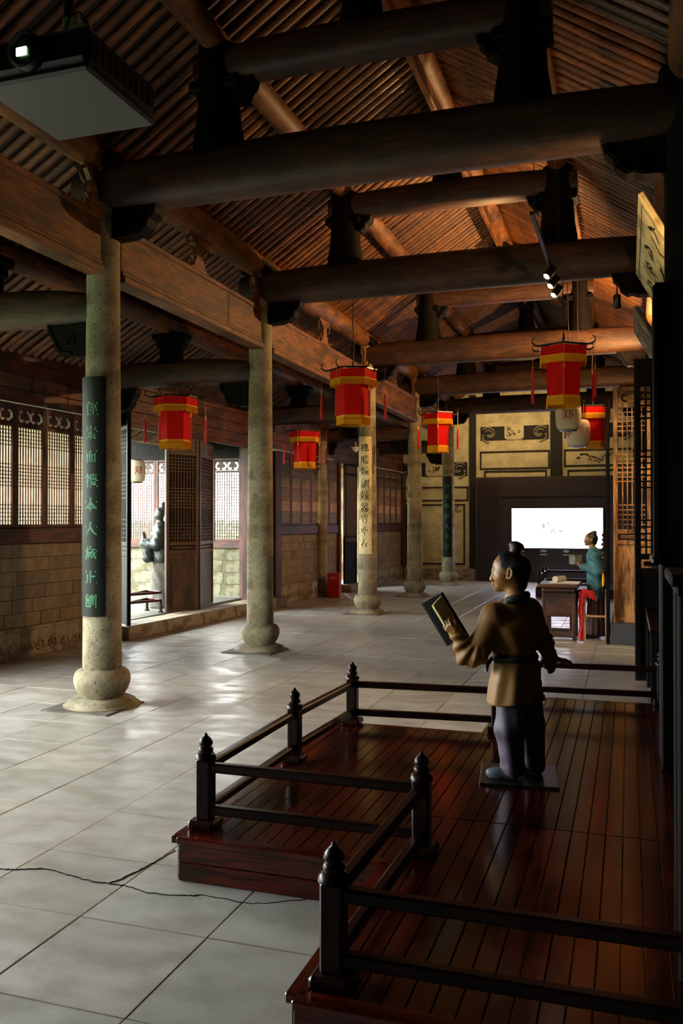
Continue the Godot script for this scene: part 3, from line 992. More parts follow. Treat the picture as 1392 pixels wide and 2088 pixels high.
# a thin board of w x h centred on c with curls cut through it
func cut_board(w: float, h: float, deep: float, c: Vector3, pairs := 2) -> MB:
	var mb := MB.new()
	for half in [0, 1]:
		var y0 := -h / 2 if half == 0 else 0.0
		var pieces := [PackedVector2Array([Vector2(-w / 2, y0), Vector2(w / 2, y0), Vector2(w / 2, y0 + h / 2), Vector2(-w / 2, y0 + h / 2)])]
		for k in pairs * 2:
			var s := 1.0 if k % 2 else -1.0
			var cx: float = -w / 2 + w * (k + 0.5) / (pairs * 2)
			var arc := PackedVector2Array()
			for i in 11:
				var a := lerpf(-2.3, 1.9, i / 10.0)
				var r := h * lerpf(0.34, 0.24, i / 10.0)
				arc.append(Vector2(cx + s * (cos(a) * r * 0.75), -h * 0.02 + sin(a) * r))
			for hole in Geometry2D.offset_polyline(arc, h * 0.075, Geometry2D.JOIN_MITER, Geometry2D.END_BUTT):
				var next := []
				for p in pieces:
					for q in Geometry2D.clip_polygons(p, hole):
						if not Geometry2D.is_polygon_clockwise(q): next.append(q)
				pieces = next
		for p in pieces:
			mb.prism(p, deep, Transform3D(Basis.IDENTITY, c))
	return mb


# one leaf: stiles and rails as the frame, the lattice, the carved head board and the paper behind as its pieces
func leaf_meshes(w: float, y0: float, y1: float, cols: int, stile := 0.055, full := 0) -> Dictionary:
	var f := MB.new()
	var lw := w - 2.0 * stile
	var top := y1 - 0.035
	var ct := top - 0.2
	for s in [-1.0, 1.0]:
		f.box(Vector3(s * (w - stile) / 2, (y0 + y1) / 2, 0), Vector3(stile, y1 - y0, 0.05), 0.006)
	for y in [y0 + 0.02, y1 - 0.018, ct - 0.025]:
		f.box(Vector3(0, y, 0), Vector3(lw, 0.045, 0.045), 0.005)
	var pane := MB.new()
	pane.box(Vector3(0, (y0 + ct) / 2, -0.016), Vector3(lw, ct - y0, 0.004))
	return {"frame": f.mesh(), "lattice": lattice(lw, y0 + 0.04, ct - 0.045, cols, 0.018 if full else 0.012, 0.02, full).mesh(), "carved_panel": cut_board(lw, top - ct, 0.02, Vector3(0, (top + ct) / 2, 0)).mesh(), "paper_pane": pane.mesh()}


func put_leaf(ms: Dictionary, parent: Node3D, x: float, z: float, mat: Material, paper: Material) -> void:
	var f := part("casement", ms.frame, mat, parent)
	f.position = Vector3(x, 0, z)
	part("lattice", ms.lattice, mat, f)
	part("carved_panel", ms.carved_panel, mat, f)
	if paper: part("paper_pane", ms.paper_pane, paper, f)


# a tall door leaf: carved head, lattice, small panel, plain foot panel; origin at its hinge edge, on the floor line y0
func door_leaf(parent: Node3D, w: float, y0: float, y1: float, mat: String, backed := false) -> Node3D:
	var h := y1 - y0
	var f := MB.new()
	var st := 0.06
	for x in [st / 2, w - st / 2]:
		f.box(Vector3(x, (y0 + y1) / 2, 0), Vector3(st, h, 0.055), 0.006)
	var ys := [y0 + 0.03, y0 + h * 0.34, y0 + h * 0.355 + 0.1, y1 - 0.26, y1 - 0.03]
	for y in ys: f.box(Vector3(w / 2, y, 0), Vector3(w - 2 * st, 0.06, 0.05), 0.005)
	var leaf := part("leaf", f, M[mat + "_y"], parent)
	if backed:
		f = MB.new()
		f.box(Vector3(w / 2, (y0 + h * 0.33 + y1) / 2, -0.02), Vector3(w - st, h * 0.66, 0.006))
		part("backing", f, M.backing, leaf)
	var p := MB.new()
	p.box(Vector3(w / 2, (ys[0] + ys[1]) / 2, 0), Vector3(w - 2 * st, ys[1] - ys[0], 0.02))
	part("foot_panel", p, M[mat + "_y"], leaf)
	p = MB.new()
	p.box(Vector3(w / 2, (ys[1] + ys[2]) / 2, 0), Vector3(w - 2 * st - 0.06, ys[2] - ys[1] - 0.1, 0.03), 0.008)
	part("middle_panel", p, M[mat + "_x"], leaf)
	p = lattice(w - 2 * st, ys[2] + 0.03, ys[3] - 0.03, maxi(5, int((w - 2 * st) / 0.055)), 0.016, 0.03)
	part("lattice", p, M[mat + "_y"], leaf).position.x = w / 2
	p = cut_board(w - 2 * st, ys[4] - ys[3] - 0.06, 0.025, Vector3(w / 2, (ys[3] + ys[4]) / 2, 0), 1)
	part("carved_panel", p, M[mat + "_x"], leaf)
	return leaf


func bricks(parent: Node3D, x0: float, x1: float, y0: float, y1: float, rows: int, long: float, z := 0.0, kind := "brick") -> void:
	var back := MB.new()
	back.box(Vector3((x0 + x1) / 2, (y0 + y1) / 2, z - 0.09), Vector3(x1 - x0, y1 - y0, 0.14))
	part("mortar", back, M.mortar, parent)
	var h := (y1 - y0) / rows
	var kinds := {}
	for r in rows:
		var x := x0 - rng.randf_range(0.0, long * 0.7)
		while x < x1 - 0.02:
			var w: float = long * [0.6, 0.8, 1.0, 1.25][rng.randi_range(0, 3)]
			var a := maxf(x, x0)
			var b := minf(x + w, x1)
			x += w
			if b - a < 0.04: continue
			var key := snappedf(b - a, 0.02)
			if not kinds.has(key):
				var mb := MB.new()
				mb.box(Vector3.ZERO, Vector3(key - 0.006, h - 0.006, 0.08), 0.003)
				kinds[key] = mb.mesh()
			var o := part(kind, kinds[key], M.block if kind == "block" else M["brick_%d" % [0, 0, 1, 1, 2, 2, 3][rng.randi_range(0, 6)]], parent)
			o.position = Vector3((a + b) / 2, y0 + h * (r + 0.5), z - 0.04 + rng.randf_range(-0.003, 0.004))


func scroll_band(x0: float, x1: float, step: float, y: float, r: float, z: float) -> MB:
	var mb := MB.new()
	var x := x0
	while x < x1:
		var pts := []
		for v in spiral(1.35, r, r * 0.25, PI * 0.9): pts.append(Vector3(x + v.x, y + v.y, z))
		mb.tube(pts, r * 0.14, 5)
		pts = []
		for v in spiral(0.45, r * 0.9, r * 0.7, PI * 1.1, 7): pts.append(Vector3(x + step * 0.45 - v.x, y + r * 0.3 + v.y, z))
		mb.tube(pts, r * 0.12, 5)
		x += step
	return mb


func build_wall_left() -> void:
	# the wall's own axes: x measured along the hall from the camera, y up, z into the room
	var dirv := Vector3(0.0493, 0, -0.9988)
	var B := Basis(dirv, Vector3.UP, dirv.cross(Vector3.UP))
	var T := Transform3D(B, Vector3(-7.15, 0, -8.5) - dirv * 8.5)
	var wl := structure("wall_left", "long left wall of brick below and dark boards above the lattice windows", "wall", T)
	# boards above windows and doors, posts
	var mb := MB.new()
	for y in [3.24, 3.42, 3.6, 3.78]:
		mb.box(Vector3(15.95, y, -0.03), Vector3(18.3, 0.175, 0.06), 0.006)
	part("head_board", mb, M.red_x, wl)
	mb = MB.new()
	mb.box(Vector3(11.9, 3.9, -0.04), Vector3(26.6, 0.16, 0.1), 0.01)
	part("wall_plate", mb, M.red_x, wl)
	for s in [[-0.3, 0.3], [3.2, 0.24], [6.95, 0.3], [10.56, 0.26], [15.0, 0.14], [16.14, 0.3], [19.58, 0.1],  [21.72, 0.24], [24.8, 0.3]]:
		mb = MB.new()
		mb.box(Vector3(s[0], 1.55, -0.02), Vector3(s[1], 3.1, 0.2), 0.012)
		part("post", mb, M.red_y, wl)
	# window bays: brick to the sill, the sill board, then leaves
	var lm := leaf_meshes(0.533, 1.61, 3.13, 9)
	var n := 0
	for bay in [[7.1, 10.43, 6, 7.17], [16.29, 19.53, 6, 16.33], [21.84, 24.7, 5, 21.98]]:
		bricks(wl, bay[0], bay[1], 0.38, 1.41, 6, 0.46)
		mb = MB.new()
		mb.box(Vector3((bay[0] + bay[1]) / 2, 0.17, -0.02), Vector3(bay[1] - bay[0], 0.34, 0.16), 0.01)
		mb.box(Vector3((bay[0] + bay[1]) / 2, 0.355, -0.02), Vector3(bay[1] - bay[0], 0.05, 0.12), 0.01)
		part("stone_plinth", mb, M.stone_pale, wl)
		part("carved_scroll", scroll_band(bay[0] + 0.15, bay[1] - 0.1, 0.24, 0.15, 0.085, 0.062), M.stone_pale, wl)
		mb = MB.new()
		mb.box(Vector3((bay[0] + bay[1]) / 2, 1.51, 0), Vector3(bay[1] - bay[0], 0.2, 0.1), 0.012)
		part("sill_board", mb, M.red_x, wl)
		n += 1
		var w := structure("window_%d" % n, ["row of tall lattice windows with glowing cream paper at the left edge", "row of lattice windows with dull pinkish paper beyond the side doors", "farthest row of lattice windows, beside the painted end wall"][n - 1], "window", T)
		for k in bay[2]:
			put_leaf(lm, w, bay[3] + 0.533 * (k + 0.5), 0.0, M.red_y, M.paper)
	# doors: stone sills
	for b in [[10.69, 16.0, 0.2], [19.63, 21.6, 0.17]]:
		mb = MB.new()
		mb.box(Vector3((b[0] + b[1]) / 2, b[2] / 2, 0.12), Vector3(b[1] - b[0], b[2], 0.42), 0.012)
		part("stone_sill", mb, M.stone_pale, wl)
	mb = MB.new()
	mb.box(Vector3(13.0, 3.12, -0.02), Vector3(4.7, 0.08, 0.12), 0.01)
	mb.box(Vector3(20.5, 3.12, -0.02), Vector3(1.9, 0.08, 0.12), 0.01)
	part("door_head", mb, M.red_x, wl)
	mb = MB.new()   # boarded jamb between the open bay and the first far window
	mb.box(Vector3(15.54, 1.65, -0.03), Vector3(0.92, 2.9, 0.05), 0.01)
	part("jamb_board", mb, M.old_y, wl)
	mb = MB.new()
	mb.box(Vector3(21.36, 1.65, -0.03), Vector3(0.5, 2.95, 0.05), 0.01)
	part("jamb_board", mb, M.red_y, wl)
	for k in 5:   # boarded bay beside the camera
		mb = MB.new()
		mb.box(Vector3(-1.2 + 0.46 * k, 1.95, -0.03), Vector3(0.455, 3.9, 0.05), 0.006)
		part("wall_board", mb, M.dark_y, wl)
	mb = MB.new()   # boarded foot of the narrow side door
	mb.box(Vector3(19.78, 0.78, -0.06), Vector3(0.34, 1.2, 0.05), 0.01)
	part("jamb_board", mb, M.dark_y, wl)
	mb = MB.new()
	mb.box(Vector3(21.09, 1.62, -0.24), Vector3(0.07, 2.9, 0.62), 0.012)
	part("post", mb, M.honey_y, wl)
	# door leaves
	var d := structure("door_1", "two folding lattice door leaves standing half open in the side doorway", "door")
	leaf_between(d, Vector3(-7.19, 0, -12.5), Vector3(-6.9, 0, -13.08), 0.2, 3.08, "old")
	leaf_between(d, Vector3(-6.9, 0, -13.1), Vector3(-7.16, 0, -14.1), 0.2, 3.08, "old")
	d = structure("door_2", "dark door leaf seen almost edge-on behind the nearest column, opened into the hall", "door")
	leaf_between(d, Vector3(-7.26, 0, -11.2), Vector3(-6.75, 0, -10.72), 0.14, 3.3, "dark")
	d = structure("door_3", "narrow dark door leaf ajar beside the red box, daylight through its slit", "door")
	leaf_between(d, T * Vector3(20.6, 0, 0.1), T * Vector3(19.93, 0, 0.03), 0.17, 3.1, "dark")


func leaf_between(parent: Node3D, a: Vector3, b: Vector3, y0: float, y1: float, mat: String) -> void:
	var leaf := door_leaf(parent, a.distance_to(b), y0, y1, mat, true)
	var x := (b - a).normalized()
	leaf.transform = Transform3D(Basis(x, Vector3.UP, x.cross(Vector3.UP)), a)


# ---------------------------------------------------------------- the gallery beyond the side door and the garden
func build_gallery() -> void:
	var g := structure("wall_outer", "pale block end wall of the gallery seen through the open side door", "wall")
	var B := Basis.IDENTITY
	var T := Transform3D(B, Vector3(0, 0, -15.6))
	g.transform = T
	bricks(g, -10.6, -7.25, 0.2, 1.15, 4, 0.6, 0.0, "block")
	var mb := MB.new()
	mb.box(Vector3(-8.95, 1.22, 0), Vector3(3.4, 0.14, 0.12), 0.01)
	part("sill_board", mb, M.red_x, g)
	mb = MB.new()
	mb.box(Vector3(-8.95, 3.2, -0.02), Vector3(3.4, 0.62, 0.08), 0.01)
	part("head_board", mb, M.dark_x, g)
	for x in [-10.55, -7.22]:
		mb = MB.new()
		mb.box(Vector3(x, 1.7, 0), Vector3(0.14, 3.4, 0.14), 0.01)
		part("post", mb, M.red_y, g)
	var w := structure("window_4", "bright open lattice windows of the gallery, seen through the side doorway", "window", T)
	var lm := leaf_meshes(0.64, 1.29, 2.94, 10, 0.06, 22)
	for k in 5: put_leaf(lm, w, -10.47 + 0.64 * (k + 0.5), 0.0, M.red_y, null)
	mb = MB.new()
	mb.box(Vector3(-8.9, 0.09, -11.0), Vector3(3.4, 0.2, 9.2), 0.01)
	var f := part("floor", mb, M.paving, self)
	tag(f, "raised stone floor of the gallery outside the side door", "floor", "", "structure")
	mb = MB.new()
	mb.box(Vector3(-8.55, 3.5, -11.2), Vector3(2.7, 0.06, 9.0))
	f = part("ceiling", mb, M.dark_z, self)
	tag(f, "dark boarded ceiling of the gallery outside the side door", "ceiling", "", "structure")
	var t := thing("cross_beam", "brown round beam under the dark gallery ceiling, seen above the white lantern in the doorway", "beam")
	var cbm := part("beam", moon_beam(-4.0, 4.0, 0.0, 0.09, 0.12, 0.0), M.honey_x, t)
	cbm.position = Vector3(-8.68, 3.28, -11.4)
	cbm.rotation.y = PI / 2
	# railing posts in the gallery
	var r := thing("railing", "small dark red railing with turned posts beside the bronze figure outside", "railing")
	var ps := [Vector3(-7.56, 0.19, -11.95), Vector3(-7.68, 0.19, -12.75), Vector3(-7.3, 0.19, -12.55)]
	for p in ps: rail_post(r, p, 0.5)
	for q in [[0, 1], [1, 2], [0, 2]]:
		for y in [0.2, 0.33]:
			mb = MB.new()
			mb.bar(ps[q[0]] + Vector3(0, y, 0), ps[q[1]] + Vector3(0, y, 0), 0.035, 0.04, 0.005)
			part("rail", mb, M.lacquer_x, r)
	# garden
	mb = MB.new()
	mb.box(Vector3(-26, -0.16, -16), Vector3(37.0, 0.2, 60.0))
	tag(part("ground", mb, M.grass, self), "green lawn outside the hall, glimpsed through the lattice windows", "lawn", "", "structure")
	for hd in [[Vector3(-11.0, 0.8, -20.5), Vector3(2.4, 0.9, 0.8), "clipped green hedge seen through the gallery windows"], [Vector3(-15.0, 1.2, -6.0), Vector3(0.9, 1.3, 10.0), "long green hedge across the lawn to the left of the hall"]]:
		var t2 := thing("hedge", hd[2], "hedge", Vector3(hd[0].x, 0, hd[0].z))
		var lf := MB.new()
		for k in 2600:
			var p := Vector3(rng.randfn(0, 0.5), rng.randf_range(-1, 1), rng.randf_range(-1, 1) if hd[1].z > 1 else rng.randfn(0, 0.5))
			if hd[1].x > 1: p.x = rng.randf_range(-1, 1)
			p = p * hd[1] + Vector3(0, hd[0].y, 0)
			var R := Basis.from_euler(Vector3(rng.randf() * TAU, rng.randf() * TAU, rng.randf() * TAU))
			lf.quad(p + R * Vector3(-0.11, 0, 0), p + R * Vector3(0, 0, -0.05), p + R * Vector3(0.11, 0.02, 0), p + R * Vector3(0, 0, 0.05), R.y)
		part("foliage", lf, M.leaf, t2).set_meta("kind", "stuff")
		var core := MB.new()
		core.box(Vector3(0, hd[0].y - 0.25, 0), Vector3(hd[1].x * 1.5, hd[0].y * 1.5, hd[1].z * 1.5), 0.1)
		part("stem", core, M.leaf, t2)


# ---------------------------------------------------------------- painted end wall
func frame_lines(mb: MB, x0: float, x1: float, y0: float, y1: float, w := 0.045) -> void:
	for y in [y0, y1]: mb.box(Vector3((x0 + x1) / 2, y, 0.02), Vector3(x1 - x0 + w, w, 0.03), 0.005)
	for x in [x0, x1]: mb.box(Vector3(x, (y0 + y1) / 2, 0.02), Vector3(w, y1 - y0, 0.03), 0.005)


func build_wall_back() -> void:
	var wb := structure("wall_back", "painted cream end wall with black frames and scrolled friezes", "wall", Transform3D(Basis.IDENTITY, Vector3(0, 0, BACK_Z)))
	var poly := PackedVector2Array([Vector2(-7.6, 0), Vector2(0.8, 0), Vector2(0.8, 5.1), Vector2(RIDGE_X, 6.95), Vector2(COL_X, 5.3), Vector2(-7.6, 3.6)])
	var mb := MB.new()
	mb.prism(poly, 0.3, Transform3D(Basis.IDENTITY, Vector3(0, 0, -0.15)))
	part("plaster", mb, M.lime, wb)
	for p in [[-4.27, 0.19, 0.0, 5.0], [-1.92, 0.32, 0.0, 5.4], [0.3, 0.3, 0.0, 5.0]]:
		mb = MB.new()
		mb.box(Vector3(p[0], (p[2] + p[3]) / 2 + (0.33 if p[0] < -4 else 0.0), 0.03), Vector3(p[1], p[3] - p[2], 0.1), 0.01)
		part("post", mb, M.ink, wb)
	mb = MB.new()
	mb.box(Vector3(-5.3, 0.16, 0.08), Vector3(2.3, 0.32, 0.2), 0.01)
	part("stone_plinth", mb, M.stone_pale, wb)
	mb = MB.new()
	for q in [[-6.33, -4.42, 2.3, 2.68], [-6.22, -4.52, 0.45, 2.17], [-4.04, -2.12, 3.2, 3.68], [-3.92, -2.2, 1.0, 3.12], [-1.69, 0.1, 3.24, 3.68], [-1.6, 0.05, 1.0, 3.11]]:
		frame_lines(mb, q[0], q[1], q[2], q[3])
	part("frame_moulding", mb, M.ink_line, wb)
	# friezes: a black band, an eight-sided medallion and curled ends
	for q in [[-6.38, -4.41, 2.98, 3.5], [-4.07, -2.1, 3.98, 4.5], [-1.72, 0.15, 3.98, 4.5]]:
		var xm: float = (q[0] + q[1]) / 2
		var ym: float = (q[2] + q[3]) / 2
		mb = MB.new()
		mb.box(Vector3(xm, ym - 0.03, 0.008), Vector3(q[1] - q[0] - 0.05, 0.4, 0.016))
		part("frieze_band", mb, M.ink, wb)
		mb = MB.new()
		var o := PackedVector2Array([Vector2(-0.27, -0.16), Vector2(-0.21, -0.22), Vector2(0.21, -0.22), Vector2(0.27, -0.16), Vector2(0.27, 0.16), Vector2(0.21, 0.22), Vector2(-0.21, 0.22), Vector2(-0.27, 0.16)])
		mb.prism(o, 0.03, Transform3D(Basis.IDENTITY, Vector3(xm, ym, 0.02)))
		part("medallion", mb, M.lime, wb)
		mb = MB.new()
		for k in 9:
			var pts := []
			var c := Vector2(rng.randf_range(-0.17, 0.17), rng.randf_range(-0.13, 0.12))
			for v in spiral(rng.randf_range(0.5, 1.1), rng.randf_range(0.04, 0.08), 0.01, rng.randf() * TAU, 9): pts.append(Vector3(xm + c.x + v.x, ym + c.y + v.y, 0.036))
			mb.tube(pts, 0.012, 4)
		part("painted_sprig", mb, M.ink_line, wb)
		mb = MB.new()
		for s in [-1.0, 1.0]:
			var ex: float = q[0] + 0.27 if s < 0 else q[1] - 0.27
			for lay in [[0.25, 0.05, 0.9], [0.14, 0.03, 1.1]]:
				var pts := []
				for v in spiral(0.85 * s, lay[0], lay[1], PI / 2 - 0.9 * s, 16): pts.append(Vector3(ex + v.x * 0.95, ym - 0.04 + v.y * 0.85, 0.022))
				mb.tube(pts, 0.022, 5)
			var leaf := []
			for v in spiral(0.3 * s, 0.32, 0.2, -PI / 2, 10): leaf.append(Vector3(ex + v.x * 0.8, ym - 0.1 + v.y * 0.6, 0.018))
			mb.tube(leaf, 0.03, 5)
			for v in spiral(1.0, 0.07, 0.02, 0.0, 10): pass
		part("curl", mb, M.grey_curl, wb)
	# leaf spray painted on the right-hand upper panel
	mb = MB.new()
	for k in 46:
		var t := k / 45.0
		var c := Vector3(lerpf(-1.35, -0.35, t), 3.47 + 0.07 * sin(t * 9.0) + rng.randf_range(-0.08, 0.08), 0.004)
		mb.box(c, Vector3(rng.randf_range(0.03, 0.07), rng.randf_range(0.02, 0.035), 0.008), 0.0, Basis(Vector3.BACK, rng.randf() * TAU))
	part("painted_spray", mb, M.ink_line, wb)
	# corner curls in the lower left panel
	mb = MB.new()
	for s in [[-4.68, 2.02, 1.0], [-6.06, 2.02, -1.0]]:
		for r in [0.12, 0.07]:
			var pts := []
			for v in spiral(0.8 * s[2], r, r * 0.3, PI / 2, 12): pts.append(Vector3(s[0] + v.x, s[1] + v.y, 0.006))
			mb.tube(pts, 0.014, 4)
	part("curl", mb, M.grey_curl, wb)


func build_screen_wall() -> void:
	var t := thing("screen_wall", "dark purple-brown display wall with lattice side panel behind the screen", "display wall", Vector3(0, 0, -24.5))
	var mb := MB.new()
	mb.box(Vector3(-1.5, 1.47, -0.1), Vector3(5.2, 2.94, 0.2), 0.02)
	part("panel", mb, M.purple_panel, t)
	mb = MB.new()
	for i in 11: mb.box(Vector3(-4.06 + 0.058 * i, 1.47, 0.015), Vector3(0.022, 2.8, 0.03))
	for i in 44: mb.box(Vector3(-3.77, 0.1 + 0.063 * i, 0.012), Vector3(0.6, 0.02, 0.022))
	part("lattice", mb, M.purple_panel, t)
	mb = MB.new()
	for x in [-3.43, -4.1]: mb.box(Vector3(x, 1.47, 0.02), Vector3(0.05, 2.9, 0.05), 0.005)
	mb.box(Vector3(-1.85, 0.62, 0.02), Vector3(3.1, 0.03, 0.04), 0.005)
	mb.box(Vector3(-1.85, 2.4, 0.02), Vector3(3.1, 0.03, 0.04), 0.005)
	part("frame", mb, M.purple_panel, t)
	for k in 3:
		mb = MB.new()
		var x := -2.85 + 0.61 * k
		var o := PackedVector2Array()
		for i in 16: o.append(Vector2(cos(TAU * i / 16) * 0.085, sin(TAU * i / 16) * 0.035))
		mb.prism(o, 0.02, Transform3D(Basis.IDENTITY, Vector3(x, 0.87, 0.02)))
		mb.box(Vector3(x, 0.765, 0.02), Vector3(0.17, 0.02, 0.02))
		var tagp := part("name_tag", mb, M.white_paint, t)
		mb = MB.new()
		for q in 4: mb.box(Vector3(x - 0.045 + q * 0.03, 0.87, 0.033), Vector3(0.018, 0.022, 0.004))
		part("print", mb, M.black_ink, tagp).set_meta("kind", "stuff")
	var s := thing("screen", "large glowing white screen with small grey characters and a red flower mark", "screen", Vector3(-1.88, 1.5, -24.465))
	mb = MB.new()
	mb.box(Vector3.ZERO, Vector3(2.5, 1.15, 0.06), 0.008)
	part("casing", mb, M.black_metal, s)
	mb = MB.new()
	mb.box(Vector3(0, 0, 0.03), Vector3(2.44, 1.1, 0.01))
	part("display", mb, M.screen, s)
	var put := func(u, v): return Vector3(u, -v, 0.068)
	var face := func(_u, _v): return Vector3(0, 0, 1)
	for w in [["郑", 0.26, -0.29, -0.06, 0.02], ["氏", 0.17, -0.08, 0.08, 0.017]]:
		mb = MB.new()
		write(mb, w[0], w[1], w[2], w[3], w[4], put, face)
		part("character", mb, M.black_ink, s)
	mb = MB.new()
	for k in 5:
		var a := TAU * k / 5.0
		mb.box(Vector3(0.1 + cos(a) * 0.035, -0.085 + sin(a) * 0.02, 0.068), Vector3(0.05, 0.016, 0.004), 0.0, Basis(Vector3.BACK, a))
	mb.box(Vector3(0.17, -0.085, 0.068), Vector3(0.03, 0.012, 0.004))
	part("flower_mark", mb, M.red_ink, s)
	area_light(s, Vector3(0, 0, 0.06), Vector3(0, 0, 1), Vector2(2.44, 1.1), Color(0.93, 0.9, 1.0), SCREEN_LIGHT)


func area_light(parent: Node, at: Vector3, towards: Vector3, size: Vector2, col: Color, e: float) -> void:
	var l := AreaLight3D.new()
	l.name = "light"
	l.area_size = size
	l.light_color = col
	l.light_energy = e
	l.shadow_enabled = true
	l.area_range = 40.0
	l.area_attenuation = 2.0
	l.area_normalize_energy = true
	parent.add_child(l, true)
	l.position = at
	var up := Vector3.UP if absf(towards.y) < 0.95 else Vector3.RIGHT
	l.basis = Basis.looking_at(towards, up)


# ---------------------------------------------------------------- railed platform
func rail_post(parent: Node3D, at: Vector3, scale := 1.0) -> void:
	var mb := MB.new()
	var s := scale
	mb.box(Vector3(0, 0.185, 0) * s, Vector3(0.076, 0.29, 0.076) * s, 0.008 * s)
	mb.lathe([Vector2(0.053, 0.33) * s, Vector2(0.05, 0.345) * s, Vector2(0.036, 0.36) * s, Vector2(0.024, 0.364) * s], 16)
	var p := part("post", mb, M.post_y, parent)
	p.position = at
	mb = MB.new()
	mb.box(Vector3(0, 0.022, 0) * s, Vector3(0.135, 0.044, 0.135) * s, 0.012 * s)
	part("base_block", mb, M.post_x, p)
	mb = MB.new()
	var prof := []
	for q in [[0.022, 0.36], [0.026, 0.37], [0.034, 0.378], [0.037, 0.392], [0.031, 0.404], [0.024, 0.409], [0.033, 0.417], [0.035, 0.425], [0.03, 0.44], [0.018, 0.455], [0.009, 0.463], [0.007, 0.472], [0.0, 0.476]]: prof.append(Vector2(q[0], q[1]) * s * Vector2(1.0, 0.955))
	mb.lathe(prof, 20)
	part("finial", mb, M.post_y, p)


func build_platform() -> void:
	var t := thing("platform", "low dark red varnished plank platform with two-bar railing and turned posts", "platform")
	var wide := 0.0775
	var kinds := {}
	var i := 0
	var x := -2.045
	while x < 1.0:
		var runs := [[-3.61, -6.06]] if x < -1.02 else [[-2.5, -4.27], [-4.275, -7.46]]
		if x >= -1.02 and x < -0.94: runs = [[-2.5, -4.27], [-4.275, -6.06]]
		for r in runs:
			var L: float = r[0] - r[1]
			if not kinds.has(L):
				var mb := MB.new()
				mb.box(Vector3.ZERO, Vector3(wide - 0.0035, 0.03, L - 0.003), 0.002)
				kinds[L] = mb.mesh()
			var o := part("plank", kinds[L], M["deck_%d" % [0, 1, 1, 2, 2][rng.randi_range(0, 4)]], t)
			o.position = Vector3(x + wide / 2, PLAT - 0.015 + rng.randf_range(-0.0008, 0.0008), (r[0] + r[1]) / 2)
			o.rotation.z = rng.randf_range(-0.004, 0.004)
		x += wide
	var mb := MB.new()
	mb.box(Vector3(-0.5, 0.09, -4.85), Vector3(2.96, 0.176, 2.36))
	mb.box(Vector3(0.0, 0.09, -3.4), Vector3(1.98, 0.176, 1.74))
	mb.box(Vector3(0.05, 0.09, -6.7), Vector3(1.9, 0.176, 1.44))
	part("frame", mb, M.deck_2, t)
	# skirting boards, two courses on each side, with an overhanging lip above
	for s in [[-2.015, -3.64, -0.99, -3.64], [-0.995, -2.53, -0.995, -3.64], [-0.995, -2.53, 1.0, -2.53], [-2.015, -3.64, -2.015, -6.04], [-2.015, -6.04, -0.95, -6.04], [-0.95, -6.04, -0.95, -7.43], [-0.95, -7.43, 1.0, -7.43]]:
		for y in [0.045, 0.133]:
			mb = MB.new()
			mb.bar(Vector3(s[0], y, s[1]), Vector3(s[2], y, s[3]), 0.024, 0.086, 0.003)
			part("skirt_board", mb, M.lacquer_x if s[1] == s[3] else M.lacquer_z, t)
		mb = MB.new()
		mb.bar(Vector3(s[0], PLAT - 0.017, s[1]), Vector3(s[2], PLAT - 0.017, s[3]), 0.072, 0.035, 0.006)
		part("edge_board", mb, M.lacquer_x if s[1] == s[3] else M.lacquer_z, t)
	var P := [Vector3(-0.9, PLAT, -2.63), Vector3(-0.88, PLAT, -3.78), Vector3(-1.95, PLAT, -3.78), Vector3(-1.96, PLAT, -4.98), Vector3(-1.92, PLAT, -6.03), Vector3(-0.88, PLAT, -6.12), Vector3(-0.88, PLAT, -7.33), Vector3(0.25, PLAT, -7.4), Vector3(0.95, PLAT, -2.63)]
	for p in P: rail_post(t, p)
	for q in [[0, 1], [1, 2], [2, 3], [3, 4], [4, 5], [5, 6], [6, 7], [0, 8]]:
		for y in [0.087, 0.29]:
			mb = MB.new()
			mb.bar(P[q[0]] + Vector3(0, y, 0), P[q[1]] + Vector3(0, y, 0), 0.046, 0.046, 0.008)
			part("rail", mb, M.post_x if absf(P[q[0]].x - P[q[1]].x) > 0.5 else M.post_z, t)


# ---------------------------------------------------------------- lanterns
func hex_ring(r: float, y: float, turn := 0.0) -> Array:
	var o := []
	for k in 6: o.append(Vector3(cos(TAU * k / 6 + turn) * r, y, sin(TAU * k / 6 + turn) * r))
	return o


func hex_wall(mb: MB, r0: float, y0: float, r1: float, y1: float, thick := 0.006) -> void:
	var a := hex_ring(r0, y0)
	var b := hex_ring(r1, y1)
	for k in 6:
		var k1 := (k + 1) % 6
		var nn := Vector3(cos(TAU * (k + 0.5) / 6), 0, sin(TAU * (k + 0.5) / 6))
		mb.quad(a[k], a[k1], b[k1], b[k], nn)
		var s := nn * -thick
		mb.quad(a[k] + s, a[k1] + s, b[k1] + s, b[k] + s, -nn)
		mb.quad(a[k], a[k1], a[k1] + s, a[k] + s, Vector3(0, -1, 0))
		mb.quad(b[k], b[k1], b[k1] + s, b[k] + s, Vector3(0, 1, 0))


func fringe(mb: MB, r: float, y0: float, y1: float, per: int) -> void:
	var a := hex_ring(r, y1)
	for k in 6:
		var k1 := (k + 1) % 6
		for i in per:
			var p: Vector3 = a[k].lerp(a[k1], (i + 0.5) / per)
			var low := y0 + rng.randf_range(-0.006, 0.01)
			mb.bar(p, Vector3(p.x * rng.randf_range(0.985, 1.015), low, p.z * rng.randf_range(0.985, 1.015)), r * 1.05 / per, 0.006)


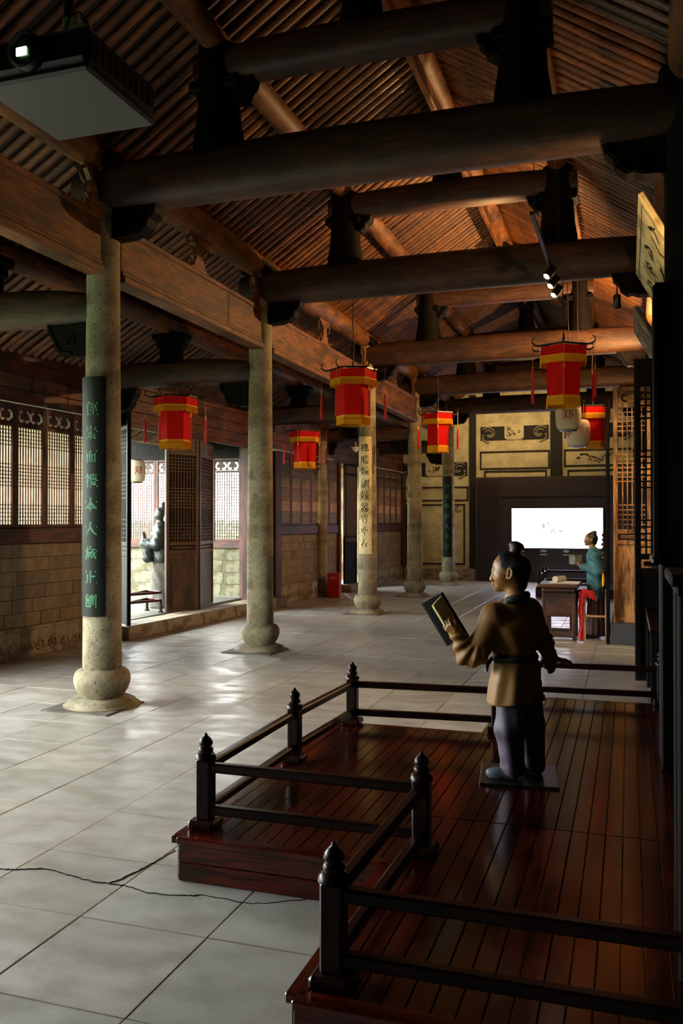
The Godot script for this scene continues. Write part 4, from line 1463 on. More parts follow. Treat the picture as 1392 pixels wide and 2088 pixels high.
func red_lantern() -> Node3D:
	# hangs from y = 0 downward; the hook is at the top
	var t := thing("red_lantern", "", "lantern")
	var f := MB.new()
	for k in 6:
		var a := hex_ring(0.3, -0.03)
		f.bar(a[k], a[(k + 1) % 6], 0.02, 0.02)
		f.bar(Vector3(0, -0.03, 0), a[k], 0.014, 0.014)
		var d := Vector3(cos(TAU * k / 6), 0, sin(TAU * k / 6))
		f.tube([d * 0.28 + Vector3(0, -0.03, 0), d * 0.36 + Vector3(0, -0.035, 0), d * 0.41 + Vector3(0, -0.005, 0), d * 0.405 + Vector3(0, 0.04, 0), d * 0.37 + Vector3(0, 0.055, 0)], [0.012, 0.012, 0.011, 0.009, 0.005], 6)
	f.tube([Vector3(0, -0.03, 0), Vector3(0, 0.08, 0)], 0.012, 6)
	part("frame", f, M.black_metal, t)
	f = MB.new()
	hex_wall(f, 0.295, -0.155, 0.295, -0.045)
	part("valance", f, M.red_cloth, t)
	f = MB.new()
	hex_wall(f, 0.21, -0.63, 0.222, -0.16)
	hex_wall(f, 0.222, -0.16, 0.285, -0.06)
	part("shade", f, M.red_cloth, t)
	f = MB.new()
	hex_wall(f, 0.299, -0.175, 0.299, -0.15, 0.004)
	fringe(f, 0.299, -0.245, -0.165, 26)
	hex_wall(f, 0.216, -0.645, 0.216, -0.615, 0.004)
	fringe(f, 0.216, -0.735, -0.64, 20)
	part("fringe", f, M.gold_fringe, t)
	for k in 6:
		var d := Vector3(cos(TAU * k / 6), 0, sin(TAU * k / 6)) * 0.405
		f = MB.new()
		f.tube([d + Vector3(0, 0.0, 0), d + Vector3(0, -0.27, 0)], 0.0022, 4)
		f.lathe([Vector2(0, -0.335), Vector2(0.008, -0.33), Vector2(0.0095, -0.31), Vector2(0.006, -0.3), Vector2(0.009, -0.285), Vector2(0.004, -0.27), Vector2(0, -0.268)], 8, Transform3D(Basis.IDENTITY, d))
		var tas := part("bead", f, M.gold_bead, t)
		f = MB.new()
		f.lathe([Vector2(0, -0.335), Vector2(0.012, -0.34), Vector2(0.014, -0.4), Vector2(0.017, -0.64), Vector2(0.014, -0.655), Vector2(0, -0.655)], 10, Transform3D(Basis.IDENTITY, d))
		part("tassel", f, M.red_tassel, tas)
	return t


func cord_to(t: Node3D, up: float) -> void:
	var f := MB.new()
	f.tube([Vector3(0, 0.07, 0), Vector3(0.01, up * 0.35, 0.0), Vector3(-0.008, up * 0.7, 0.0), Vector3(0.0, up, 0.0)], 0.007, 6)
	part("cord", f, M.cord, t)


func white_lantern() -> Node3D:
	var t := thing("white_lantern", "", "lantern")
	var f := MB.new()
	f.lathe([Vector2(0.0, -0.4), Vector2(0.12, -0.4), Vector2(0.15, -0.385), Vector2(0.172, -0.33), Vector2(0.182, -0.25), Vector2(0.185, -0.14), Vector2(0.178, -0.07), Vector2(0.16, -0.02), Vector2(0.13, -0.0), Vector2(0.0, 0.0)], 28)
	part("shade", f, M.white_silk, t)
	f = MB.new()
	f.lathe([Vector2(0.1, -0.41), Vector2(0.125, -0.41), Vector2(0.125, -0.385), Vector2(0.1, -0.385)], 24)
	f.lathe([Vector2(0.1, -0.01), Vector2(0.125, -0.01), Vector2(0.125, 0.015), Vector2(0.1, 0.015)], 24)
	part("rim", f, M.black_metal, t)
	for k in 3:
		var a0 := PI * 0.5 + TAU * k / 3.0 + 0.35
		var put := func(u, v): return Vector3(cos(a0 - u / 0.187) * 0.187, -v, sin(a0 - u / 0.187) * 0.187)
		var face := func(u, _v): return Vector3(cos(a0 - u / 0.187), 0, sin(a0 - u / 0.187))
		f = MB.new()
		write(f, "三" if k == 1 else "郑", 0.17, 0.0, 0.19, 0.017, put, face)
		part("character", f, M.red_ink, t)
	return t


func build_lanterns() -> void:
	var L := [[Vector3(-3.316, 3.64, -10.45), 4.52, "large red hexagonal lantern with gold fringe, left of the scroll column under the second truss"], [Vector3(-0.725, 3.77, -10.45), 4.52, "red hexagonal lantern with gold fringe at the upper right, in front of the white lanterns"], [Vector3(-5.86, 3.41, -10.45), 3.5, "red hexagonal lantern with gold fringe over the open side doors, right of the nearest column"], [Vector3(-3.245, 3.66, -15.27), 4.52, "red hexagonal lantern with gold fringe hanging before the far column, right of the plain column"], [Vector3(-0.575, 3.66, -15.27), 4.52, "red hexagonal lantern partly hidden behind the white lanterns"], [Vector3(-5.8, 3.42, -15.27), 3.5, "small-looking red lantern in the aisle, between the second column and the scroll column"]]
	var a := red_lantern()
	for i in 6:
		var o := a if i == 0 else copy_of(a, Vector3.ZERO, 0.0, L[i][2])
		if i == 0: tag(a, L[0][2], "lantern", "red lanterns")
		o.position = L[i][0]
		o.rotation.y = [0.29, 0.62, 0.5, 0.72, 0.2, 0.55][i]
	for c in get_children():
		if String(c.name).begins_with("red_lantern"):
			cord_to(c, (4.52 if c.position.x > -5 else 3.52) - c.position.y)
	var W := [[Vector3(-0.83, 3.42, -13.0), "white silk lantern with red characters just below the upper right red lantern"], [Vector3(-0.695, 3.2, -13.0), "white silk lantern with red characters, lower of the two beside the painted wall"], [Vector3(-8.68, 2.82, -14.0), "white lantern hanging outside in the gallery, seen through the open door"]]
	var w := white_lantern()
	for i in 3:
		var o := w if i == 0 else copy_of(w, Vector3.ZERO, 0.0, W[i][1])
		if i == 0: tag(w, W[0][1], "lantern", "white lanterns")
		o.position = W[i][0]
		o.rotation.y = [0.4, -0.55, 1.2][i]
	W[1][0].z = -13.6
	for c in get_children():
		if String(c.name).begins_with("white_lantern"):
			if absf(c.position.x + 0.695) < 0.01: c.position = Vector3(-0.73, 3.235, -13.65)
			cord_to(c, (5.75 if c.position.x > -5 else 3.2) - c.position.y)


# ---------------------------------------------------------------- projector, spot lights, plaques
func build_projector() -> void:
	var t := thing("projector", "grey ceiling projector with a bright lens hanging at the top left corner", "projector", Vector3(-2.31, 3.5, -3.2))
	var mb := MB.new()
	mb.box(Vector3(0, 0.015, 0), Vector3(0.53, 0.03, 0.53), 0.012)
	part("bottom_cover", mb, M.projector, t)
	mb = MB.new()
	mb.box(Vector3(0, 0.11, 0), Vector3(0.535, 0.165, 0.535), 0.03)
	for k in 9: mb.box(Vector3(0.268, 0.1, -0.2 + 0.05 * k), Vector3(0.008, 0.09, 0.02), 0.002)
	part("body", mb, M.projector_dark, t)
	var R := Transform3D(Basis(Vector3.RIGHT, PI / 2), Vector3(-0.01, 0.105, 0.265))
	mb = MB.new()
	mb.lathe([Vector2(0.052, 0.0), Vector2(0.078, 0.0), Vector2(0.076, 0.045), Vector2(0.066, 0.05), Vector2(0.062, 0.02), Vector2(0.052, 0.01)], 28, R)
	var ring := part("lens_ring", mb, M.projector_dark, t)
	mb = MB.new()
	mb.lathe([Vector2(0.062, 0.015), Vector2(0.05, 0.033), Vector2(0.03, 0.043), Vector2(0.0, 0.046)], 24, R)
	part("lens", mb, M.lens, ring)
	mb = MB.new()
	mb.box(Vector3(-0.012, 0.09, 0.316), Vector3(0.052, 0.036, 0.008), 0.006)
	part("lit_aperture", mb, M.lens_glow, ring)
	mb = MB.new()
	mb.tube([Vector3(0.02, 0.2, 0.05), Vector3(0.02, 1.9, 0.05)], 0.022, 10)
	mb.box(Vector3(0.02, 0.21, 0.05), Vector3(0.16, 0.03, 0.16), 0.01)
	part("mount_pole", mb, M.black_metal, t)
	mb = MB.new()
	mb.box(Vector3(0.12, 0.235, 0.12), Vector3(0.12, 0.06, 0.09), 0.012)
	mb.box(Vector3(0.09, 0.29, 0.12), Vector3(0.07, 0.05, 0.05), 0.008)
	part("junction_box", mb, M.white_plastic, t)
	mb = MB.new()
	mb.box(Vector3(0.2, 0.2, 0.19), Vector3(0.012, 0.012, 0.012), 0.003)
	part("indicator_lamp", mb, M.green_led, t)
	mb = MB.new()
	mb.tube([Vector3(0.08, 0.22, 0.16), Vector3(0.11, 0.29, 0.17), Vector3(0.16, 0.3, 0.17), Vector3(0.2, 0.25, 0.18), Vector3(0.21, 0.2, 0.16)], 0.005, 6)
	part("cable", mb, M.cord, t)


func build_spots() -> void:
	var t := thing("track_light", "black ceiling track carrying three small lit spotlights, right of the roof centre", "track light")
	var a := Vector3(-0.82, 4.47, -7.9)
	var b := Vector3(-0.735, 4.28, -9.95)
	var mb := MB.new()
	mb.bar(a, b, 0.04, 0.03, 0.004)
	part("track", mb, M.black_metal, t)
	mb = MB.new()
	mb.tube([a + Vector3(0, 0, -0.2), Vector3(a.x, 5.75, a.z - 0.2)], 0.004, 5)
	mb.tube([b + Vector3(0, 0, 0.1), Vector3(b.x, 5.7, b.z + 0.1)], 0.004, 5)
	part("wire", mb, M.cord, t)
	var aim := Vector3(-0.45, -0.72, 0.52).normalized()
	for k in 3:
		var at: Vector3 = a.lerp(b, [0.62, 0.76, 0.9][k]) + Vector3(0, -0.075, 0)
		var y := -aim
		var x := y.cross(Vector3.FORWARD).normalized()
		var T := Transform3D(Basis(x, y, x.cross(y)), at)
		mb = MB.new()
		mb.lathe([Vector2(0.036, -0.075), Vector2(0.042, -0.078), Vector2(0.042, 0.07), Vector2(0.03, 0.08), Vector2(0, 0.08)], 18, T)
		mb.bar(at + Vector3(0, 0.075, 0), at + Vector3(0, 0.0, 0), 0.016, 0.016)
		var head := part("spotlight_head", mb, M.black_metal, t)
		mb = MB.new()
		mb.lathe([Vector2(0, -0.064), Vector2(0.036, -0.064), Vector2(0.036, -0.06), Vector2(0, -0.06)], 18, T)
		part("lamp_face", mb, M.lamp_face, head)
		var l := SpotLight3D.new()
		l.name = "light"
		l.light_color = Color(1.0, 0.82, 0.6)
		l.light_energy = SPOT_E
		l.light_size = 0.03
		l.spot_angle = 32.0
		l.spot_angle_attenuation = 0.6
		l.spot_range = 30.0
		l.spot_attenuation = 2.0
		l.shadow_enabled = true
		t.add_child(l, true)
		l.position = at + aim * 0.085
		l.basis = Basis.looking_at(aim)


# warm floodlights that stand on the beams and wash the rafters
func build_washes() -> void:
	var W := [[Vector3(0.36, 3.45, -7.15), Vector3(-0.8, 0.5, -0.3), "high on the right wall behind the tall cabinet"], [Vector3(0.42, 4.25, -14.0), Vector3(-0.8, 0.6, 0.1), "high on the right wall above the lit door leaf"], [Vector3(0.34, 3.6, -17.2), Vector3(-0.8, 0.6, 0.0), "high on the far right wall"], [Vector3(-1.5, 4.93, -10.78), Vector3(-0.5, 0.72, -0.5), "on top of the second main beam"]]
	for i in W.size():
		var t := thing("floodlight", "small black floodlight " + W[i][2] + ", lighting the rafters", "floodlight", W[i][0])
		var d: Vector3 = W[i][1].normalized()
		var B := Basis.looking_at(d)
		var mb := MB.new()
		mb.box(Vector3(0, 0, 0), Vector3(0.2, 0.12, 0.05), 0.01, B)
		mb.box(Vector3(0, -0.065, 0), Vector3(0.06, 0.05, 0.05), 0.005)
		part("housing", mb, M.black_metal, t)
		mb = MB.new()
		mb.box(d * 0.028, Vector3(0.18, 0.1, 0.006), 0.002, B)
		part("lamp_face", mb, M.wash_face, t)
		area_light(t, d * 0.034, d, Vector2(0.18, 0.1), Color(1.0, 0.77, 0.5), WASH_E[i])


func plaque(label: String, top_y: float, top_x: float, z0: float, z1: float, high: float, mat: Material, ink: Material, lines: int) -> void:
	var t := thing("plaque", label, "plaque")
	var x := Vector3(0, 0, 1)           # along the plaque, seen from its face: the far end is left
	var down := Vector3(0.475, -0.88, 0)
	var nn := x.cross(-down).normalized()
	if nn.x > 0: nn = -nn
	var c := Vector3(top_x, top_y, (z0 + z1) / 2) + down * high * 0.5
	var R := Basis(x, -down, x.cross(-down))
	var mb := MB.new()
	mb.box(c - nn * 0.03, Vector3(z0 - z1, high, 0.05), 0.008, R)
	part("board", mb, mat, t)
	mb = MB.new()
	var L := z0 - z1
	for e in [[Vector2(0.08, 0.08), Vector2(L - 0.08, 0.08)], [Vector2(0.08, high - 0.08), Vector2(L - 0.08, high - 0.08)], [Vector2(0.08, 0.08), Vector2(0.08, high - 0.08)], [Vector2(L - 0.08, 0.08), Vector2(L - 0.08, high - 0.08)]]:
		brush(mb, [e[0], e[1]], 0.012, func(u, v): return Vector3(top_x, top_y, z1 + u) + down * v + nn * -0.002, func(_u, _v): return nn)
	part("border_line", mb, ink, t)
	var put := func(u, v): return Vector3(top_x, top_y, z1 + u) + down * v + nn * -0.002
	var face := func(_u, _v): return nn
	# running-script columns
	for k in lines:
		var u0 := L * (0.2 + 0.62 * k / maxf(1.0, lines - 1))
		var v := 0.2
		while v < high - 0.2:
			mb = MB.new()
			for s in 3:
				var pts := []
				var p := Vector2(u0 + rng.randf_range(-0.12, 0.12), v + rng.randf_range(-0.06, 0.06))
				for q in 4:
					pts.append(p)
					p += Vector2(rng.randf_range(-0.13, 0.13), rng.randf_range(0.01, 0.08))
				brush(mb, pts, rng.randf_range(0.02, 0.045), put, face)
			v += 0.24
			part("character", mb, ink, t)


func build_right_side() -> void:
	var wr := structure("wall_right", "dark timber wall along the right side of the hall", "wall")
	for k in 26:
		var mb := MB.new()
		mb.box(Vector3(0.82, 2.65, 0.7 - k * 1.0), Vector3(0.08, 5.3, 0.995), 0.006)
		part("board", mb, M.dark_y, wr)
	# dark square posts of the right-hand row
	for i in range(1, 6):
		var t := thing("wall_post", ["dark post at the top right corner, at the end of the nearest truss", "dark post beside the pale plaque, under the second truss", "dark post behind the lit lattice door leaf", "dark post far along the right wall", "dark post in the far right corner"][i - 1], "post", Vector3(0.46, 0, COL_Z[i]), 0.0, "posts of the right-hand wall")
		var mb := MB.new()
		mb.lathe([Vector2(0, 0), Vector2(0.25, 0.0), Vector2(0.25, 0.12), Vector2(0.2, 0.16), Vector2(0.2, 4.95), Vector2(0, 4.95)], 24)
		part("shaft", mb, M.dark_y, t)
	plaque("large pale plaque with black brush writing, leaning out above the tall dark cabinet", 4.39, 0.075, -7.5, -9.9, 1.15, M.scroll, M.black_ink, 4)
	plaque("small grey plaque leaning out further along the right wall", 4.42, 0.072, -11.6, -13.1, 0.75, M.grey_board, M.white_paint, 2)
	# the spotlight that picks out the lit leaf, the desk and the woman
	var sp := thing("spotlight", "black spotlight behind the second truss, aimed at the lit door leaf", "spotlight", Vector3(-0.12, 4.3, -10.72))
	var aim := (Vector3(-0.05, 1.2, -12.65) - sp.position).normalized()
	var y := -aim
	var x := y.cross(Vector3.FORWARD).normalized()
	var T := Transform3D(Basis(x, y, x.cross(y)), Vector3.ZERO)
	var hd := MB.new()
	hd.lathe([Vector2(0.036, -0.075), Vector2(0.042, -0.078), Vector2(0.042, 0.07), Vector2(0.03, 0.08), Vector2(0, 0.08)], 18, T)
	hd.bar(Vector3(0, 0.3, 0), Vector3(0, 0.03, 0), 0.016, 0.016)
	part("spotlight_head", hd, M.black_metal, sp)
	hd = MB.new()
	hd.lathe([Vector2(0, -0.064), Vector2(0.036, -0.064), Vector2(0.036, -0.06), Vector2(0, -0.06)], 18, T)
	part("lamp_face", hd, M.lamp_face, sp)
	var l := SpotLight3D.new()
	l.name = "light"
	l.light_color = Color(1.0, 0.84, 0.62)
	l.light_energy = DOOR_SPOT
	l.light_size = 0.04
	l.spot_angle = 36.0
	l.spot_angle_attenuation = 0.8
	l.spot_range = 30.0
	l.spot_attenuation = 2.0
	l.shadow_enabled = true
	sp.add_child(l, true)
	l.position = aim * 0.085
	l.basis = Basis.looking_at(aim)
	# grey step with the honey-coloured door leaf standing on it
	var mb := MB.new()
	mb.box(Vector3(0.26, 0.14, -13.3), Vector3(1.0, 0.28, 1.8), 0.01)
	tag(part("step", mb, M.grey_step, self), "plain grey step below the lit lattice door leaf", "step")
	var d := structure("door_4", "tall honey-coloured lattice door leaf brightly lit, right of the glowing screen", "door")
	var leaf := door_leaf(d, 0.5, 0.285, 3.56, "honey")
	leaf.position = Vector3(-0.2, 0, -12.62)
	var ring := MB.new()
	ring.tube([Vector3(0.19, 1.58, 0.035), Vector3(0.205, 1.555, 0.045), Vector3(0.19, 1.53, 0.045), Vector3(0.175, 1.555, 0.045), Vector3(0.19, 1.58, 0.035)], 0.004, 5)
	part("ring_handle", ring, M.black_metal, leaf)
	mb = MB.new()
	mb.box(Vector3(-0.27, 1.63, -12.44), Vector3(0.05, 3.26, 0.09), 0.006)
	var st := part("door_post", mb, M.dark_y, self)
	tag(st, "thin black upright post at the left edge of the lit door leaf", "post")
	d = structure("door_5", "dark lattice door leaf between the lit leaf and the tall cabinet", "door")
	leaf = door_leaf(d, 0.62, 0.02, 3.4, "dark")
	leaf.transform = Transform3D(Basis(Vector3.UP, 0.12), Vector3(0.06, 0, -9.6))
	# tall dark cabinet
	var t := thing("cabinet", "tall black cabinet at the right edge, plaque above it", "cabinet")
	mb = MB.new()
	mb.box(Vector3(0.46, 2.28, -5.62), Vector3(0.62, 1.6, 0.42), 0.012)
	part("upper_case", mb, M.dark_y, t)
	mb = MB.new()
	mb.box(Vector3(0.155, 2.28, -5.40), Vector3(0.035, 1.6, 0.03), 0.006)
	mb.box(Vector3(0.46, 3.07, -5.40), Vector3(0.62, 0.05, 0.03), 0.006)
	part("face_frame", mb, M.dark_y, t)
	mb = MB.new()
	mb.box(Vector3(0.46, 1.46, -5.6), Vector3(0.67, 0.045, 0.5), 0.012)
	part("ledge", mb, M.post_x, t)
	mb = MB.new()
	mb.box(Vector3(0.48, 0.829, -5.64), Vector3(0.6, 1.226, 0.4), 0.01)
	part("lower_case", mb, M.dark_y, t)
	# long dark side table
	t = thing("side_table", "long dark side table with a glinting edge against the right wall", "table", Vector3(0, 0, 0))
	mb = MB.new()
	mb.box(Vector3(0.42, 0.785, -9.2), Vector3(0.52, 0.03, 0.6), 0.006)
	mb.box(Vector3(0.42, 0.785, -8.2), Vector3(0.52, 0.03, 1.38), 0.006)
	part("tabletop", mb, M.post_z, t)
	mb = MB.new()
	mb.box(Vector3(0.44, 0.7, -8.5), Vector3(0.44, 0.12, 1.8), 0.006)
	part("apron", mb, M.dark_z, t)
	for q in [Vector3(0.2, 0, -7.62), Vector3(0.64, 0, -7.62), Vector3(0.2, 0, -9.35), Vector3(0.64, 0, -9.35)]:
		mb = MB.new()
		mb.box(q + Vector3(0, 0.385, 0), Vector3(0.06, 0.77, 0.06), 0.006)
		part("leg", mb, M.dark_y, t)
	# near stand with round uprights on the platform
	t = thing("display_stand", "black stand with slim round uprights at the right edge of the platform", "stand")
	mb = MB.new()
	mb.box(Vector3(0.36, 1.5, -3.18), Vector3(0.47, 0.04, 0.46), 0.008)
	mb.box(Vector3(0.36, 1.465, -3.18), Vector3(0.43, 0.03, 0.42), 0.006)
	part("top", mb, M.dark_x, t)
	for q in [Vector2(0.165, -3.0), Vector2(0.195, -3.06), Vector2(0.55, -3.0), Vector2(0.17, -3.36), Vector2(0.55, -3.36)]:
		mb = MB.new()
		mb.tube([Vector3(q.x, PLAT + 0.003, q.y), Vector3(q.x, 1.46, q.y)], 0.018, 12)
		part("upright", mb, M.dark_y, t)
	mb = MB.new()
	mb.box(Vector3(0.37, 0.845, -3.2), Vector3(0.34, 1.24, 0.34), 0.006)
	part("back_panel", mb, M.dark_y, t)


func build_desk() -> void:
	var t := thing("desk", "old brown wooden desk with a round-holed drawer, in front of the woman", "desk", Vector3(-0.945, 0, -12.9))
	var mb := MB.new()
	mb.box(Vector3(0, 0.775, 0), Vector3(0.56, 0.05, 0.74), 0.012)
	part("desktop", mb, M.desk_x, t)
	mb = MB.new()
	mb.box(Vector3(0, 0.715, 0), Vector3(0.47, 0.07, 0.62), 0.02)
	part("apron", mb, M.desk_x, t)
	for sx in [-0.21, 0.21]:
		for sz in [-0.27, 0.27]:
			mb = MB.new()
			mb.box(Vector3(sx, 0.34, sz), Vector3(0.05, 0.68, 0.05), 0.005)
			part("leg", mb, M.desk_y, t)
	for sz in [-0.26, 0.28]:
		mb = MB.new()
		mb.prism(ring_plate(0.37, 0.28, 0.05, 12), 0.02, Transform3D(Basis.IDENTITY, Vector3(0, 0.53, sz)))
		var dr := part("drawer_front", mb, M.desk_x, t)
		mb = MB.new()
		mb.lathe([Vector2(0, 0.0), Vector2(0.055, 0.0), Vector2(0.06, 0.008), Vector2(0.06, 0.012)], 20, Transform3D(Basis(Vector3.RIGHT, PI / 2), Vector3(0, 0.53, sz + 0.004)))
		part("round_hole", mb, M.cord, dr)
		for y in [0.385, 0.06]:
			mb = MB.new()
			mb.box(Vector3(0, y, sz), Vector3(0.38, 0.035, 0.03), 0.004)
			part("rail", mb, M.desk_x, t)
		mb = MB.new()
		for s in [-1.0, 1.0]: mb.box(Vector3(s * 0.165, 0.22, sz), Vector3(0.035, 0.3, 0.02), 0.006)
		for y in [0.352, 0.092]: mb.box(Vector3(0, y, sz), Vector3(0.3, 0.035, 0.02), 0.006)
		part("foot_panel", mb, M.desk_x, t)
	mb = MB.new()
	mb.box(Vector3(0, 0.53, 0), Vector3(0.4, 0.27, 0.5), 0.0)
	part("case", mb, M.dark_x, t)
	# paper and a roll lying on the desk
	mb = MB.new()
	mb.box(Vector3(-0.88, 0.803, -12.95), Vector3(0.42, 0.006, 0.5), 0.001)
	tag(part("paper_sheet", mb, M.white_paint, self), "white paper sheet spread on the brown desk", "paper")
	mb = MB.new()
	mb.tube([Vector3(-1.01, 0.852, -12.8), Vector3(-0.9, 0.856, -13.0)], [0.047, 0.043], 14)
	tag(part("paper_roll", mb, M.white_silk, self), "short grey-white roll lying on the brown desk", "roll")
	# wooden barrier with red cloth between desk and statue
	t = thing("barrier", "slim wooden barrier frame with a long red ribbon, between the desk and the woman", "barrier", Vector3(0, 0, -12.62))
	for x in [-0.59, -0.3]:
		mb = MB.new()
		mb.box(Vector3(x, 0.37, 0), Vector3(0.034, 0.74, 0.034), 0.004)
		part("post", mb, M.honey_y, t)
	mb = MB.new()
	mb.box(Vector3(-0.445, 0.36, 0), Vector3(0.28, 0.03, 0.024), 0.003)
	part("rail", mb, M.honey_x, t)
	mb = MB.new()
	var rows := []
	for i in 14:
		var y := lerpf(0.7, 0.03, i / 13.0)
		var row := []
		for k in 13:
			var u := k / 12.0
			row.append(Vector3(-0.67 + 0.075 * u + 0.008 * sin(i * 0.9), y, 0.02 + 0.012 * sin(u * 9.0 + i * 0.35)))
		for k in 13:
			var u := 1.0 - k / 12.0
			row.append(Vector3(-0.67 + 0.075 * u + 0.008 * sin(i * 0.9), y, 0.012 + 0.012 * sin(u * 9.0 + i * 0.35)))
		rows.append(row)
	mb.grid(rows)
	for k in 5: mb.tube([Vector3(-0.62, 0.72, 0.02), Vector3(-0.6 + 0.03 * k, 0.7 - 0.02 * (k % 2), 0.03), Vector3(-0.59 + 0.04 * k, 0.64 - 0.015 * k, 0.03)], [0.022, 0.02, 0.014], 8)
	part("ribbon", mb, M.red_tassel, t)
	# extinguisher box
	t = thing("red_box", "bright red metal fire box on the floor beside the slim half column", "box", Vector3(-6.2, 0, -18.15), 0.1)
	mb = MB.new()
	mb.box(Vector3(0, 0.27, 0), Vector3(0.27, 0.5, 0.24), 0.012)
	part("body", mb, M.red_box, t)
	mb = MB.new()
	mb.box(Vector3(0, 0.525, 0), Vector3(0.285, 0.03, 0.255), 0.008)
	part("lid", mb, M.red_box, t)
	mb = MB.new()
	for x in [-0.1, 0.1]: mb.box(Vector3(x, 0.01, 0), Vector3(0.04, 0.02, 0.2), 0.003)
	part("foot", mb, M.black_metal, t)
	mb = MB.new()
	for k in 3: mb.box(Vector3(-0.035 + 0.03 * k, 0.44, 0.122), Vector3(0.02, 0.028, 0.003))
	part("print", mb, M.white_paint, t).set_meta("kind", "stuff")
	# bead string beside the black post, small lamp under the aisle beam
	t = thing("bead_ornament", "string of dark red beads and tassels hanging on the thin black post", "ornament", Vector3(-0.335, 0, -12.42))
	mb = MB.new()
	for k in 9: mb.lathe([Vector2(0, -0.03), Vector2(0.016 + 0.008 * (k % 3), -0.012), Vector2(0.02 + 0.006 * (k % 2), 0.01), Vector2(0, 0.028)], 10, Transform3D(Basis.IDENTITY, Vector3(0.006 * (k % 2), 1.5 - 0.062 * k, 0)))
	part("beads", mb, M.maroon, t)
	mb = MB.new()
	mb.tube([Vector3(0, 0.98, 0), Vector3(0.004, 0.9, 0), Vector3(0, 0.8, 0)], [0.012, 0.02, 0.016], 8)
	part("tassel", mb, M.gold_fringe, t)
	t = thing("ceiling_lamp", "small white cone lamp under the aisle beam left of the scroll column", "lamp", Vector3(-6.0, 3.4, -19.1))
	mb = MB.new()
	mb.lathe([Vector2(0.0, -0.1), Vector2(0.03, -0.1), Vector2(0.12, 0.0), Vector2(0.12, 0.012), Vector2(0.0, 0.012)], 20)
	part("shade", mb, M.white_paint, t)
	mb = MB.new()
	mb.tube([Vector3(0, 0.01, 0), Vector3(0, 0.14, 0)], 0.012, 8)
	part("stem", mb, M.white_paint, t)
	# low railed platform at the far end
	t = thing("railing", "small dark railed stand behind the desk, below the glowing screen", "railing")
	mb = MB.new()
	mb.box(Vector3(-1.0, 0.1, -20.6), Vector3(1.94, 0.2, 2.0), 0.01)
	part("deck", mb, M.deck_2, t)
	var ps := [Vector3(-1.9, 0.2, -19.75), Vector3(-1.9, 0.2, -20.5), Vector3(-1.9, 0.2, -21.4), Vector3(-0.9, 0.2, -21.4), Vector3(-0.5, 0.2, -19.75)]
	for p in ps: rail_post(t, p, 1.0)
	for q in [[0, 1], [1, 2], [2, 3], [0, 4]]:
		for y in [0.09, 0.29]:
			if q[1] == 4 and y > 0.2: continue
			mb = MB.new()
			mb.bar(ps[q[0]] + Vector3(0, y, 0), ps[q[1]] + Vector3(0, y, 0), 0.046, 0.046, 0.006)
			part("rail", mb, M.post_x, t)


func ring_plate(w: float, h: float, r: float, seg: int) -> PackedVector2Array:
	var o := PackedVector2Array()
	for q in [[1, 1, 0.0], [-1, 1, PI / 2], [-1, -1, PI], [1, -1, PI * 1.5]]:
		for i in seg / 4 + 1:
			var a: float = q[2] + PI / 2 * i / (seg / 4.0)
			o.append(Vector2(q[0] * (w / 2 - r * 0.3) + cos(a) * r * 0.3, q[1] * (h / 2 - r * 0.3) + sin(a) * r * 0.3))
	return o


# a wall-washing strip hung behind the last truss, that lights the painted end wall
func build_wall_wash() -> void:
	var t := thing("strip_light", "warm strip light hidden behind the last truss, facing the painted end wall", "strip light", Vector3(-3.0, 4.66, -23.06))
	var d := Vector3(0, -0.45, -0.9).normalized()
	var B := Basis.looking_at(d)
	var mb := MB.new()
	mb.box(Vector3.ZERO, Vector3(3.4, 0.08, 0.06), 0.01, B)
	part("housing", mb, M.black_metal, t)
	mb = MB.new()
	mb.box(d * 0.033, Vector3(3.3, 0.06, 0.008), 0.002, B)
	part("lamp_face", mb, M.wash_face, t)
	mb = MB.new()
	for x in [-1.5, 1.5]: mb.tube([Vector3(x, 0.03, 0), Vector3(x, 0.1, 0.16)], 0.008, 6)
	part("hanger", mb, M.black_metal, t)
	area_light(t, d * 0.04, d, Vector2(3.3, 0.06), Color(1.0, 0.84, 0.58), WALL_WASH)


